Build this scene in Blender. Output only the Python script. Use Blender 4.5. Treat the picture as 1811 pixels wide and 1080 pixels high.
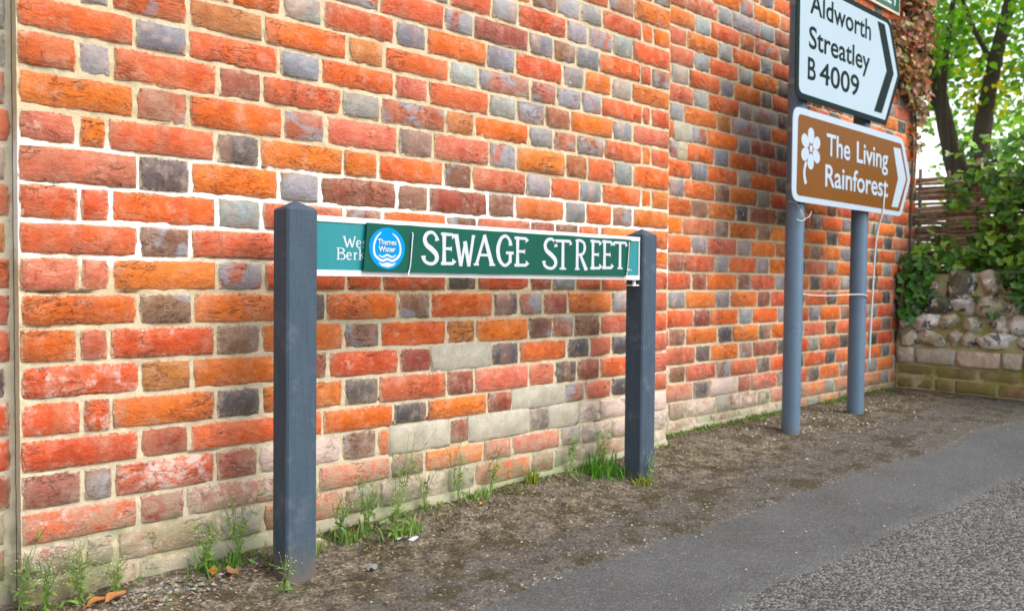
import bpy, bmesh, math, random
import numpy as np
from mathutils import Vector, Matrix, noise

# ------------------------------------------------------------------ clear, camera, world, sun, exposure
for o in list(bpy.data.objects): bpy.data.objects.remove(o, do_unlink=True)
scene = bpy.context.scene
COL = scene.collection
R = math.radians

CAM = Vector((0.0, -1.8946, 0.7028))
cam_data = bpy.data.cameras.new('camera')
cam_data.sensor_fit = 'HORIZONTAL'; cam_data.sensor_width = 36.0; cam_data.lens = 28.0
cam_data.clip_start = 0.02; cam_data.clip_end = 3000
cam_data.dof.use_dof = True; cam_data.dof.focus_distance = 2.0; cam_data.dof.aperture_fstop = 4.0
cam = bpy.data.objects.new('camera', cam_data); COL.objects.link(cam)
FW = Vector((0.66461787, 0.74669787, -0.02693289)); RT = Vector((0.74707148, -0.66471041, 0.0066539)); UPV = Vector((0.01293412, 0.02454309, 0.9996151))
m = Matrix.Identity(4)
for i in range(3):
    m[i][0] = RT[i]; m[i][1] = UPV[i]; m[i][2] = -FW[i]; m[i][3] = CAM[i]
cam.matrix_world = m
scene.camera = cam

SUN_EL, SUN_AZ = R(48), R(24)          # azimuth measured from the wall's outward normal towards +x
sun_dir = Vector((math.sin(SUN_AZ)*math.cos(SUN_EL), -math.cos(SUN_AZ)*math.cos(SUN_EL), math.sin(SUN_EL)))
world = bpy.data.worlds.new('World'); scene.world = world; world.use_nodes = True
wn = world.node_tree.nodes; wl = world.node_tree.links
for n in list(wn): wn.remove(n)
sky = wn.new('ShaderNodeTexSky'); sky.sky_type = 'NISHITA'; sky.sun_disc = False
sky.sun_elevation = SUN_EL
sky.sun_rotation = math.atan2(sun_dir.x, sun_dir.y)
sky.air_density = 1.0; sky.dust_density = 1.5; sky.ozone_density = 0.5
bg = wn.new('ShaderNodeBackground'); bg.inputs['Strength'].default_value = 0.15
wo = wn.new('ShaderNodeOutputWorld')
hsv = wn.new('ShaderNodeHueSaturation'); hsv.inputs['Saturation'].default_value = 0.35   # thin bright overcast
wl.new(sky.outputs[0], hsv.inputs['Color']); wl.new(hsv.outputs[0], bg.inputs[0]); wl.new(bg.outputs[0], wo.inputs[0])
sun_data = bpy.data.lights.new('sun', 'SUN'); sun_data.energy = 0.95; sun_data.angle = R(28); sun_data.color = (1.0, 0.95, 0.87)
sun = bpy.data.objects.new('sun', sun_data); COL.objects.link(sun)
sun.rotation_euler = sun_dir.to_track_quat('Z', 'Y').to_euler(); sun.location = (3, -6, 8)
vs = scene.view_settings
vs.view_transform = 'Standard'; vs.look = 'None'; vs.gamma = 1.0; vs.use_curve_mapping = False
vs.exposure = 1.40

ZO = 0.68; PITCH = 0.0765

# ------------------------------------------------------------------ helpers
def lin(r, g, b):
    f = lambda c: (c/255/12.92) if c/255 <= .04045 else ((c/255+.055)/1.055)**2.4
    return (f(r), f(g), f(b))

class MB:
    def __init__(s): s.v = []; s.f = []
    def add(s, vs, fs):
        k = len(s.v); s.v += [tuple(p) for p in vs]; s.f += [tuple(i+k for i in q) for q in fs]
    def box(s, a, b):
        x0, y0, z0 = a; x1, y1, z1 = b
        s.add([(x0,y0,z0),(x1,y0,z0),(x1,y1,z0),(x0,y1,z0),(x0,y0,z1),(x1,y0,z1),(x1,y1,z1),(x0,y1,z1)],
              [(0,3,2,1),(4,5,6,7),(0,1,5,4),(1,2,6,5),(2,3,7,6),(3,0,4,7)])
    def tube(s, pts, rad, n=6, cap=True):
        pts = [Vector(p) for p in pts]; k0 = len(s.v); m_ = len(pts)
        rads = rad if isinstance(rad, (list, tuple)) else [rad]*m_
        for i, p in enumerate(pts):
            d = (pts[min(i+1, m_-1)]-pts[max(i-1, 0)])
            d = d.normalized() if d.length > 1e-9 else Vector((0,0,1))
            a = d.cross(Vector((0,0,1)) if abs(d.z) < .9 else Vector((0,1,0))).normalized(); b = d.cross(a)
            for j in range(n):
                t = 2*math.pi*j/n
                s.v.append(tuple(p + (a*math.cos(t)+b*math.sin(t))*rads[i]))
        for i in range(m_-1):
            for j in range(n):
                s.f.append((k0+i*n+j, k0+i*n+(j+1)%n, k0+(i+1)*n+(j+1)%n, k0+(i+1)*n+j))
        if cap:
            s.f.append(tuple(k0+j for j in range(n))[::-1]); s.f.append(tuple(k0+(m_-1)*n+j for j in range(n)))
    def prism(s, poly, y0, y1):       # poly in (x, z), extruded along y
        n = len(poly)
        s.add([(x, y0, z) for x, z in poly]+[(x, y1, z) for x, z in poly],
              [tuple(range(n))[::-1] if False else tuple(range(n)), tuple(range(2*n-1, n-1, -1))] +
              [(i, i+n, (i+1) % n+n, (i+1) % n) for i in range(n)])
    def mesh(s, name):
        me = bpy.data.meshes.new(name); me.from_pydata(s.v, [], s.f); me.update(); return me
    def build(s, name, mat, parent=None, origin=(0,0,0), smooth=False, fixn=False):
        o_ = Vector(origin); sv = s.v
        if o_.length: s.v = [(p[0]-o_.x, p[1]-o_.y, p[2]-o_.z) for p in s.v]
        me = s.mesh(name); s.v = sv
        if fixn:
            bm = bmesh.new(); bm.from_mesh(me); bmesh.ops.recalc_face_normals(bm, faces=bm.faces); bm.to_mesh(me); bm.free()
        return link(name, me, mat, parent, origin, smooth)

def link(name, me, mat, parent=None, origin=(0,0,0), smooth=False):
    if mat is not None and len(me.materials) == 0: me.materials.append(mat)
    if smooth: me.polygons.foreach_set('use_smooth', [True]*len(me.polygons))
    o = bpy.data.objects.new(name, me); COL.objects.link(o)
    if parent is not None:
        o.parent = parent; o.location = Vector(origin)-absloc(parent)
    else: o.location = origin
    return o
def absloc(o):
    v = Vector(o.location)
    while o.parent is not None: o = o.parent; v += Vector(o.location)
    return v
def empty(name, loc, label, cat, group=None):
    o = bpy.data.objects.new(name, None); COL.objects.link(o); o.location = loc; o.empty_display_size = .05
    return tag(o, label, cat, group)
def tag(o, label, cat, group=None, kind=None):
    if label: o['label'] = label
    if cat: o['category'] = cat
    if group: o['group'] = group
    if kind: o['kind'] = kind
    return o
def struct(o): o['kind'] = 'structure'; return o
def stuff(o): o['kind'] = 'stuff'; return o
def set_attr(me, name, cols):        # per-vertex colour attribute
    a = me.color_attributes.new(name, 'FLOAT_COLOR', 'POINT')
    a.data.foreach_set('color', np.asarray(cols, dtype=np.float32).ravel())

# numpy value noise
_H = np.random.RandomState(7).rand(256, 256)
def vnoise(x, y):
    xi = np.floor(x).astype(int); yi = np.floor(y).astype(int); fx = x-xi; fy = y-yi
    fx = fx*fx*(3-2*fx); fy = fy*fy*(3-2*fy)
    g = lambda a, b: _H[a & 255, b & 255]
    return (g(xi,yi)*(1-fx)+g(xi+1,yi)*fx)*(1-fy)+(g(xi,yi+1)*(1-fx)+g(xi+1,yi+1)*fx)*fy
def fbm(x, y, o=4):
    r = 0; a = .5; t = 0
    for i in range(o): r = r+a*vnoise(x*2**i+17*i, y*2**i+31*i); t += a; a *= .5
    return r/t

# ------------------------------------------------------------------ materials
class NT:
    def __init__(s, name, rough=.8, spec=.3):
        s.m = bpy.data.materials.new(name); s.m.use_nodes = True; s.t = s.m.node_tree
        s.N = s.t.nodes; s.L = s.t.links; s.b = s.N['Principled BSDF']
        s.b.inputs['Roughness'].default_value = rough; s.b.inputs['Specular IOR Level'].default_value = spec
        s.pos = s.N.new('ShaderNodeNewGeometry').outputs['Position']
    def set(s, sock, v):
        if hasattr(v, 'is_output') or isinstance(v, bpy.types.NodeSocket): s.L.new(v, sock)
        elif isinstance(v, tuple) and len(v) == 3 and sock.type == 'RGBA': sock.default_value = (*v, 1)
        else: sock.default_value = v
    def noise(s, scale, detail=4, rough=.6, vec=None, dist=0.0, dim='3D'):
        n = s.N.new('ShaderNodeTexNoise'); n.inputs['Scale'].default_value = scale; n.inputs['Detail'].default_value = detail
        n.inputs['Roughness'].default_value = rough; n.inputs['Distortion'].default_value = dist
        s.L.new(vec if vec is not None else s.pos, n.inputs['Vector']); return n.outputs['Fac']
    def vor(s, scale, vec=None, out='Distance', feat='F1'):
        n = s.N.new('ShaderNodeTexVoronoi'); n.inputs['Scale'].default_value = scale; n.feature = feat
        s.L.new(vec if vec is not None else s.pos, n.inputs['Vector']); return n.outputs[out]
    def ramp(s, fac, a, b):
        n = s.N.new('ShaderNodeMapRange'); n.interpolation_type = 'SMOOTHSTEP'
        s.set(n.inputs['Value'], fac); s.set(n.inputs['From Min'], a); s.set(n.inputs['From Max'], b); return n.outputs[0]
    def math(s, op, a, b=0.0, clamp=False):
        n = s.N.new('ShaderNodeMath'); n.operation = op; n.use_clamp = clamp
        s.set(n.inputs[0], a); s.set(n.inputs[1], b); return n.outputs[0]
    def mix(s, fac, a, b, mode='MIX'):
        n = s.N.new('ShaderNodeMix'); n.data_type = 'RGBA'; n.blend_type = mode
        s.set(n.inputs[0], fac); s.set(n.inputs[6], a); s.set(n.inputs[7], b); return n.outputs[2]
    def sep(s, vec):
        n = s.N.new('ShaderNodeSeparateXYZ'); s.L.new(vec, n.inputs[0]); return n.outputs
    def vmath(s, op, a, b):
        n = s.N.new('ShaderNodeVectorMath'); n.operation = op; s.set(n.inputs[0], a); s.set(n.inputs[1], b); return n.outputs[0]
    def attr(s, name):
        n = s.N.new('ShaderNodeAttribute'); n.attribute_name = name; return n
    def sepc(s, c):
        n = s.N.new('ShaderNodeSeparateColor'); s.L.new(c, n.inputs[0]); return n.outputs
    def bump(s, h, strength=.5, dist=.003, prev=None):
        n = s.N.new('ShaderNodeBump'); n.inputs['Strength'].default_value = strength; n.inputs['Distance'].default_value = dist
        s.L.new(h, n.inputs['Height'])
        if prev is not None: s.L.new(prev, n.inputs['Normal'])
        s.L.new(n.outputs[0], s.b.inputs['Normal']); return n.outputs[0]
    def col(s, c): s.set(s.b.inputs['Base Color'], c)
    def rough(s, v): s.set(s.b.inputs['Roughness'], v)

def simple(name, c, rough=.6, spec=.3, vary=.12, scale=25, bump=0, bscale=80, bdist=.002, metal=0):
    t = NT(name, rough, spec); n = t.noise(scale, 5)
    t.col(t.mix(n, tuple(x*(1-vary) for x in c), tuple(min(1, x*(1+vary)) for x in c)))
    if bump: t.bump(t.noise(bscale, 6), bump, bdist)
    t.b.inputs['Metallic'].default_value = metal
    return t.m

MORTAR_CREAM = (.53, .425, .25); MORTAR_WHITE = (.80, .77, .70); MORTAR_GREY = (.46, .44, .37)
def base_stain(t, c, pos):
    """green algae and lime film that creep up from the ground in uneven tongues"""
    z = t.sep(t.pos)[2]
    n = t.noise(7, 6, .65); n2 = t.noise(26, 5, .7)
    lime = t.math('MULTIPLY', t.ramp(t.math('ADD', z, t.math('MULTIPLY', n, -.42)), .12, -.08), t.ramp(n2, .33, .58))
    c = t.mix(t.math('MULTIPLY', lime, .62), c, (.44, .37, .28))
    alg = t.math('MULTIPLY', t.ramp(t.math('ADD', z, t.math('MULTIPLY', n2, -.34)), .05, -.12), t.ramp(n, .30, .60))
    return t.mix(t.math('MULTIPLY', alg, .75), c, (.17, .20, .085))

def brick_material(name, glazed=False):
    t = NT(name, .86, .22)
    col = t.attr('Col').outputs['Color']; fx = t.sepc(t.attr('Fx').outputs['Color']); edge = t.attr('Fx').outputs['Alpha']
    sd = t.N.new('ShaderNodeCombineXYZ'); t.set(sd.inputs[0], t.math('MULTIPLY', fx[2], 37.0)); t.set(sd.inputs[2], t.math('MULTIPLY', fx[2], 91.0))
    p = t.vmath('ADD', t.pos, sd.outputs[0])
    st = t.vmath('MULTIPLY', p, (1.0, 1.0, 1.7))
    big = t.noise(9, 4, .6, p); mid = t.noise(38, 7, .75, st, .4); fine = t.noise(210, 5, .75, p)
    c = t.mix(t.ramp(big, .3, .7), t.mix(1.0, col, (.84, .76, .72), 'MULTIPLY'), t.mix(1.0, col, (1.08, 1.16, 1.2), 'MULTIPLY'))
    # lighter and darker bands from the way the bricks were stacked in the kiln
    band = t.noise(11, 2, .5, t.vmath('MULTIPLY', p, (1.0, 1.0, .15)))
    c = t.mix(t.math('MULTIPLY', t.ramp(band, .50, .60), t.math('MULTIPLY', fx[0], .75)), c, (.34, .20, .13))
    c = t.mix(t.math('MULTIPLY', t.ramp(band, .46, .34), .30), c, (.60, .27, .155))
    c = t.mix(t.ramp(mid, .22, .78), t.mix(1.0, c, (.70, .62, .58), 'MULTIPLY'), t.mix(1.0, c, (1.14, 1.22, 1.3), 'MULTIPLY'))
    # pale bloom, soot specks, pits
    bloom = t.noise(24, 6, .7, t.vmath('ADD', p, (3.1, 7.7, 1.3)))
    c = t.mix(t.math('MULTIPLY', t.ramp(bloom, .48, .78), .50), c, (.64, .43, .32))
    c = t.mix(t.ramp(fine, .60, .74), c, t.mix(1.0, c, (.50, .43, .42), 'MULTIPLY'))
    c = t.mix(t.math('MULTIPLY', t.ramp(t.noise(75, 3, .5, p), .70, .76), .6), c, (.10, .055, .04))
    # hairline cracks and folds
    ck = t.noise(13, 6, .7, t.vmath('MULTIPLY', p, (1.0, 1.0, 2.4)), .7)
    gate = t.ramp(t.noise(8, 2, .5, t.vmath('ADD', p, (2.2, 5.1, 8.3))), .50, .60)
    crack = t.math('MULTIPLY', t.ramp(t.math('ABSOLUTE', t.math('SUBTRACT', ck, .5)), .011, .0), gate)
    c = t.mix(t.math('MULTIPLY', crack, .75), c, (.11, .045, .025))
    # kiln-greyed patches
    gp = t.ramp(t.noise(13, 2, .5, p, .6), t.math('SUBTRACT', .80, t.math('MULTIPLY', fx[0], .42)), t.math('SUBTRACT', .98, t.math('MULTIPLY', fx[0], .42)))
    gcol = t.mix(t.noise(45, 4, .6, p), (.17, .17, .19), (.42, .41, .43))
    c = t.mix(t.math('MULTIPLY', gp, .9), c, gcol)
    # white salts
    wv = t.math('ADD', t.math('MULTIPLY', t.noise(30, 7, .72, p), .7), t.math('MULTIPLY', big, .3))
    wp = t.ramp(wv, t.math('SUBTRACT', .72, t.math('MULTIPLY', fx[1], .34)), t.math('SUBTRACT', .82, t.math('MULTIPLY', fx[1], .30)))
    c = t.mix(t.math('MULTIPLY', wp, .72), c, (.72, .60, .53))
    # mortar smeared over the arrises
    em = t.math('MULTIPLY', t.ramp(edge, .02, .8), t.ramp(t.noise(120, 6, .75, p), .40, .56))
    c = t.mix(t.math('MULTIPLY', em, .8), c, (.60, .48, .33))
    c = base_stain(t, c, p)
    t.col(c)
    if glazed:
        rust = t.ramp(t.noise(17, 4, .6, p, .5), .58, .70)
        c = t.mix(t.math('MULTIPLY', rust, .55), c, (.36, .17, .09))
        chip = t.ramp(t.noise(42, 6, .75, t.vmath('ADD', p, (9., 2., 4.))), .62, .66)
        c = t.mix(t.math('MULTIPLY', chip, .55), c, (.50, .46, .42)); t.col(base_stain(t, c, p))
        t.rough(t.mix(mid, (.50,)*3, (.85,)*3)); t.b.inputs['Specular IOR Level'].default_value = .35
        h = t.math('ADD', t.math('ADD', t.math('MULTIPLY', mid, .8), t.math('MULTIPLY', fine, .3)), t.math('MULTIPLY', chip, -.25)); t.bump(h, .8, .004)
    else:
        crease = t.noise(17, 8, .72, t.vmath('MULTIPLY', p, (1.0, 1.0, 2.0)), .5)
        h = t.math('ADD', t.math('ADD', t.math('MULTIPLY', crease, 1.0), t.math('MULTIPLY', mid, .8)), t.math('SUBTRACT', t.math('MULTIPLY', fine, .45), t.math('MULTIPLY', crack, .5)))
        t.bump(h, 1.0, .0060)
    return t.m

def mortar_material(name, greyish=0.0, white=True):
    t = NT(name, .92, .15)
    px = t.sep(t.pos); n = t.noise(11, 5, .65); n2 = t.noise(55, 6, .7); n3 = t.noise(300, 3, .6)
    c = t.mix(t.ramp(n, .3, .7), MORTAR_CREAM, (.61, .515, .345))
    c = t.mix(t.ramp(n2, .45, .75), c, (.50, .41, .27))
    if white:   # lime-washed joints in a belt of courses
        j = t.math('ADD', px[2], t.math('MULTIPLY', t.math('SUBTRACT', n, .5), .22))
        belt = t.math('MULTIPLY', t.ramp(j, .72, .77), t.ramp(j, 1.04, .96))
        c = t.mix(t.math('MULTIPLY', belt, .95), c, MORTAR_WHITE)
        # later whitish repointing lower down
        c = t.mix(t.math('MULTIPLY', t.ramp(px[2], .70, .45), .45), c, (.60, .53, .39))
    crk = t.noise(26, 8, .8, None, 1.0)
    c = t.mix(t.math('MULTIPLY', t.ramp(t.math('ABSOLUTE', t.math('SUBTRACT', crk, .5)), .012, .0), .55), c, (.16, .12, .08))
    c = t.mix(greyish, c, MORTAR_GREY)
    c = t.mix(t.math('MULTIPLY', t.ramp(n3, .60, .72), .5), c, (.30, .26, .20))
    c = base_stain(t, c, t.pos)
    t.col(c)
    t.bump(t.math('ADD', t.math('MULTIPLY', n2, 1.0), t.math('MULTIPLY', n3, .35)), .8, .004)
    return t.m

M = {}
M['brick'] = brick_material('brick_red'); M['glazed'] = brick_material('brick_glazed', True)
M['mortar'] = mortar_material('mortar_cream'); M['mortar_g'] = mortar_material('mortar_grey', .45, False)
M['mortar_r'] = mortar_material('mortar_right', .12, False)
def cement_mat():
    t = NT('cement', .9, .2); n = t.noise(14, 6, .65); n2 = t.noise(120, 5, .7)
    c = t.mix(t.ramp(n, .3, .7), (.32, .285, .215), (.47, .43, .345)); c = t.mix(t.ramp(n2, .5, .75), c, (.27, .24, .18))
    t.col(base_stain(t, c, t.pos)); t.bump(n2, .5, .003); return t.m
M['cement'] = cement_mat()

# ------------------------------------------------------------------ ground shape
def interp(x, xs, ys): return float(np.interp(x, xs, ys))
def zg(u, y):
    """ground height: a verge at the wall foot that falls to the road, road climbing gently along the wall"""
    w = interp(u, [-3, 0, .34, 2.48, 4.8, 8], [-.70, -.668, -.658, -.592, -.572, -.56])
    r = interp(u, [-8, -4, 1, 2.1, 3.2, 3.8, 5, 8], [-.86, -.80, -.68, -.655, -.612, -.585, -.573, -.56])
    k = min(max((.06-y)/.34, 0), 1); k = k*k*(3-2*k)
    return ZO + w*(1-k)+r*k

def asphalt(name, base, dark, scale, bd):
    t = NT(name, .85, .35)
    v = t.vor(scale, out='Color'); vs_ = t.sepc(v)[0]; d = t.vor(scale)
    n = t.noise(4, 5, .6); n2 = t.noise(60, 4, .7)
    c = t.mix(t.ramp(vs_, .1, .95), dark, base)
    c = t.mix(t.ramp(n, .35, .7), c, t.mix(1.0, c, (.80, .79, .78), 'MULTIPLY'))
    c = t.mix(t.ramp(t.math('ADD', vs_, t.math('MULTIPLY', n2, .2)), 1.07, 1.12), c, (.26, .25, .22))
    c = t.mix(t.math('MULTIPLY', t.ramp(n2, .5, .8), .35), c, tuple(x*.6 for x in dark))
    t.col(c); h = t.math('SUBTRACT', 1.0, d); t.bump(h, .9, bd)
    return t.m
M['asphalt'] = asphalt('asphalt_coarse', (.178, .175, .164), (.052, .052, .050), 135, .006)
M['asphalt_s'] = asphalt('asphalt_smooth', (.118, .122, .121), (.070, .073, .073), 260, .002)
def verge_mat():
    t = NT('verge_dirt', .95, .15)
    px = t.sep(t.pos); n = t.noise(5, 6, .65); n2 = t.noise(22, 6, .7); n3 = t.noise(140, 4, .7); v = t.sepc(t.vor(170, out='Color'))
    c = t.mix(t.ramp(n2, .3, .72), (.066, .055, .041), (.245, .205, .152))
    c = t.mix(t.ramp(v[0], .2, .95), t.mix(1.0, c, (.62, .62, .62), 'MULTIPLY'), t.mix(1.0, c, (1.45, 1.45, 1.42), 'MULTIPLY'))
    # old thin tarmac towards the road
    y = t.math('ADD', px[1], t.math('MULTIPLY', t.math('SUBTRACT', n, .5), .5))
    c = t.mix(t.math('MULTIPLY', t.ramp(y, -.26, -.46), .8), c, t.mix(v[1], (.062, .058, .053), (.175, .163, .145)))
    # moss in blots
    mo = t.math('MULTIPLY', t.ramp(t.noise(8, 6, .7), .49, .60), t.ramp(n3, .25, .6))
    c = t.mix(t.math('MULTIPLY', mo, .8), c, (.050, .040, .009))
    mo2 = t.math('MULTIPLY', t.ramp(t.noise(13, 5, .7, t.vmath('ADD', t.pos, (5., 3., 1.))), .54, .68), t.ramp(y, -.30, -.06))
    c = t.mix(t.math('MULTIPLY', mo2, .6), c, (.17, .17, .055))
    c = t.mix(t.ramp(v[2], .975, .99), c, (.34, .31, .26))
    t.col(c); t.bump(t.math('ADD', t.math('MULTIPLY', n2, 1.2), t.math('ADD', n3, t.math('MULTIPLY', v[0], .5))), .95, .008)
    return t.m
M['verge'] = verge_mat()
M['earth'] = simple('earth', (.10, .10, .05), .95, .1, .4, 3)

def sheet(name, mat, us, ys, dz, wob=0.0, sink=(0, 0)):
    """ground strip: us along the wall, ys(u) lists across"""
    mb = MB(); nu = len(us); ny = len(ys(us[0]))
    U = []; Y = []
    for u in us: 
        yy = ys(u)
        for y in yy: U.append(u); Y.append(y)
    U = np.array(U); Y = np.array(Y)
    nz = (fbm(U*9+40, Y*9+9, 4)-.5)*wob + (fbm(U*45, Y*45, 3)-.5)*wob*.5
    J_ = np.tile(np.arange(ny), nu); dip = np.where(J_ == 0, sink[0], 0)+np.where(J_ == 1, sink[0]*.35, 0)+np.where(J_ == ny-1, sink[1], 0)+np.where(J_ == ny-2, sink[1]*.35, 0)
    mb.v = [(u, y, zg(u, y)+dz+k-d) for u, y, k, d in zip(U, Y, nz, dip)]
    mb.f = [(i*ny+j, i*ny+j+1, (i+1)*ny+j+1, (i+1)*ny+j) for i in range(nu-1) for j in range(ny-1)]
    me = mb.mesh(name)
    bm = bmesh.new(); bm.from_mesh(me); bmesh.ops.recalc_face_normals(bm, faces=bm.faces)
    if sum(f.normal.z for f in bm.faces) < 0: bmesh.ops.reverse_faces(bm, faces=bm.faces)
    bm.to_mesh(me); bm.free()
    return struct(link(name, me, mat, smooth=True))
def wv(u, s, a): return a*(float(fbm(np.array([u*3+s]), np.array([s*1.7]), 4)[0])-.5)*2
def e1(u): return interp(u, [0, 1.7, 4.1, 8], [-.55, -.594, -.765, -.95]) + wv(u, 3, .03)
def e2(u): return interp(u, [0, 1.45, 3.0, 8], [-.90, -.95, -1.04, -1.3]) + wv(u, 9, .035)

big = MB(); big.add([(-400,-400,-.10),(400,-400,-.10),(400,400,-.10),(-400,400,-.10)], [(0,1,2,3)])
struct(big.build('ground', M['earth']))
us_near = list(np.arange(-1.2, 5.6, .03))
us_far = list(np.arange(-8, -1.2, .25))+list(np.arange(-1.2, 5.6, .05))+list(np.arange(5.6, 12.1, .25))
sheet('road', M['asphalt'], us_far, lambda u: [-.45-(i/40)**1.6*9 for i in range(41)], -.004, .004)
sheet('road_patch', M['asphalt_s'], list(np.arange(-3, 6.01, .03)), lambda u: [e1(u)+.10+(e2(u)-e1(u)-.10)*i/24 for i in range(25)], .001, .002, (0, .008))
sheet('verge', M['verge'], list(np.arange(-2, 5.6, .014)), lambda u: [.16+(e1(u)-.16)*i/56 for i in range(57)], .0055, .010, (0, .012))

# ------------------------------------------------------------------ the brick wall
MAIN = {
-8:([2202,2481],[0]),
-7:([2054,2383,2483],[0,4]),
-6:([1786,2137,2276,2484],[1,8,0]),
-5:([1550,1764,1879,1994,2103,2323,2389,2486],[0,4,6,6,1,0,0]),
-4:([1361,1434,1598,1706,1926,2031,2158,2269,2487],[6,1,6,1,6,8,6,1]),
-3:([1002,1195,1416,1527,1753,1865,1973,2090,2316,2379,2489],[8,1,8,3,6,4,6,0,1,4]),
-2:([672,778,909,1023,1243,1353,1578,1695,1909,2016,2157,2266,2487],[1,0,6,1,6,0,6,1,6,0,6,0]),
-1:([332,447,509,676,859,1095,1208,1435,1545,1764,1880,2003,2104,2328,2378,2492],[1,4,1,5,0,5,1,6,8,8,8,8,1,1,1]),
0:([331,559,674,901,1015,1244,1360,1589,1704,1829,1949,2165,2275,2493],[1,6,1,6,0,2,1,6,8,8,0,6,2]),
1:([330,445,512,745,855,1078,1198,1422,1531,1756,1869,1980,2121,2328,2381,2495],[1,6,1,3,1,6,8,5,0,6,8,8,1,0,1]),
2:([330,558,677,911,1030,1257,1377,1590,1703,1926,2035,2171,2277,2496],[0,8,0,8,2,7,2,8,0,5,1,6,0]),
3:([330,442,501,739,850,1082,1191,1416,1523,1745,1857,1996,2109,2327,2387,2494],[2,0,1,7,0,0,0,4,2,6,1,6,0,0,0]),
4:([330,564,679,900,1014,1252,1363,1586,1699,1925,2028,2167,2280,2495],[2,7,0,8,3,4,3,4,0,6,0,8,0]),
5:([332,445,506,742,854,1085,1206,1427,1544,1769,1880,1992,2102,2330,2497],[1,1,0,6,1,4,0,4,2,3,4,1,0,0]),
6:([332,564,679,908,1014,1253,1364,1588,1701,1927,2030,2169,2282,2498],[1,4,1,8,1,6,1,6,0,4,1,6,0]),
7:([332,446,507,742,860,1092,1206,1428,1545,1766,1869,1983,2110,2332,2500],[2,2,0,8,1,1,1,7,1,3,6,1,1,1]),
8:([333,563,684,900,1032,1257,1371,1609,1717,1828,1942,2168,2285,2494],[0,4,0,7,0,4,0,7,8,3,0,6,1]),
9:([333,441,502,737,852,1084,1199,1429,1542,1762,1868,1974,2106,2335,2496],[0,1,9,4,0,4,0,5,0,4,8,4,2,1]),
10:([332,567,681,900,1037,1263,1374,1604,1721,1941,2054,2171,2287,2497],[9,5,0,3,9,3,11,7,0,7,2,7,2]),
11:([333,448,506,737,852,1084,1196,1430,1536,1764,1883,1990,2108,2338,2499],[9,9,0,7,0,7,1,3,2,2,7,3,1,2]),
12:([333,563,677,900,1022,1241,1360,1589,1693,1930,2031,2170,2290,2500],[1,3,1,0,0,7,0,3,11,8,2,7,2]),
13:([334,446,509,736,844,1078,1189,1232,1441,1515,1765,1858,2000,2105,2340,2498],[3,4,9,3,10,4,0,11,3,11,7,11,10,10,10]),
14:([336,560,666,899,1009,1234,1351,1574,1692,1912,2018,2172,2342,2496],[9,3,10,6,2,4,0,2,2,8,10,10,10]),
15:([337,449,513,745,857,1088,1197,1434,1543,1777,1884,1980,2095,2343,2498],[10,10,10,6,2,4,10,7,1,3,6,10,10,10]),
16:([340,437,559,676,876,1250],[3,10,10,11,11]),
}
LEFT = {
-1:([252,322],[1]),
0:([252,322],[6]),
1:([251,321],[6]),
2:([250,320],[8]),
3:([249,329],[1]),
4:([249,319],[6]),
5:([248,327],[2]),
6:([247,318],[5]),
7:([246,326],[1]),
8:([246,325],[2]),
9:([245,325],[1]),
10:([244,315],[7]),
11:([243,323],[9]),
12:([243,323],[9]),
13:([242,322],[3]),
14:([241,312],[7]),
15:([240,311],[3]),
}
RIGHT = {
-10:([2736,3273,3390,3592],[0,6,1]),
-9:([2661,2898,3113,3224,3453,3562],[6,0,8,0,2]),
-8:([2534,2720,2945,3057,3283,3405,3591],[2,2,6,8,6,3]),
-7:([2483,2780,2893,3117,3232,3458,3578],[0,6,1,5,8,7]),
-6:([2484,2727,2949,3057,3287,3389,3591],[2,0,6,0,6,1]),
-5:([2485,2775,2888,3108,3218,3437,3556],[2,6,1,6,0,7]),
-4:([2487,2624,2742,2965,3070,3291,3394,3580],[1,6,1,6,0,7,1]),
-3:([2488,2775,2883,3112,3222,3442,3555],[2,6,0,6,8,7]),
-2:([2489,2612,2714,2948,3056,3276,3388,3563],[1,6,0,5,8,6,0]),
-1:([2491,2647,2766,2875,3107,3212,3426,3550],[0,11,8,0,6,3,7]),
0:([2492,2615,2675,2736,2926,3042,3261,3368,3563],[1,8,11,0,6,0,4,1]),
1:([2494,2765,2878,3111,3216,3435,3544],[0,6,0,6,0,7]),
2:([2495,2618,2720,2938,3046,3275,3387,3567],[1,6,0,4,0,6,1]),
3:([2496,2769,2886,3101,3206,3440,3543],[0,4,0,7,3,7]),
4:([2498,2712,2942,3050,3279,3392,3562],[0,2,4,0,4,0]),
5:([2499,2776,2885,3114,3224,3439,3553],[0,6,2,6,0,5]),
6:([2500,2616,2723,2941,3049,3274,3386,3566],[1,3,1,6,1,6,0]),
7:([2502,2779,2889,3122,3229,3439,3547],[1,3,0,4,1,6]),
8:([2503,2619,2734,2957,3066,3288,3401,3571],[1,6,0,6,0,3,1]),
9:([2505,2798,2917,3135,3252,3469,3584],[1,3,0,6,0,6]),
10:([2506,2630,2741,2974,3088,3302,3415,3592],[1,4,0,7,0,7,0]),
11:([2507,2810,2921,3139,3256,3468,3584],[2,7,0,4,3,7]),
12:([2509,2633,2744,2965,3074,3291,3400,3581],[10,4,2,4,1,7,1]),
13:([2510,2801,2916,3139,3246,3473,3588],[2,7,10,3,2,7]),
14:([2511,2632,2743,2964,3077,3305,3409,3585],[10,4,10,6,10,7,2]),
15:([2513,2820,2928,3138,3245,3462,3577],[10,6,10,6,10,6]),
}

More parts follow.
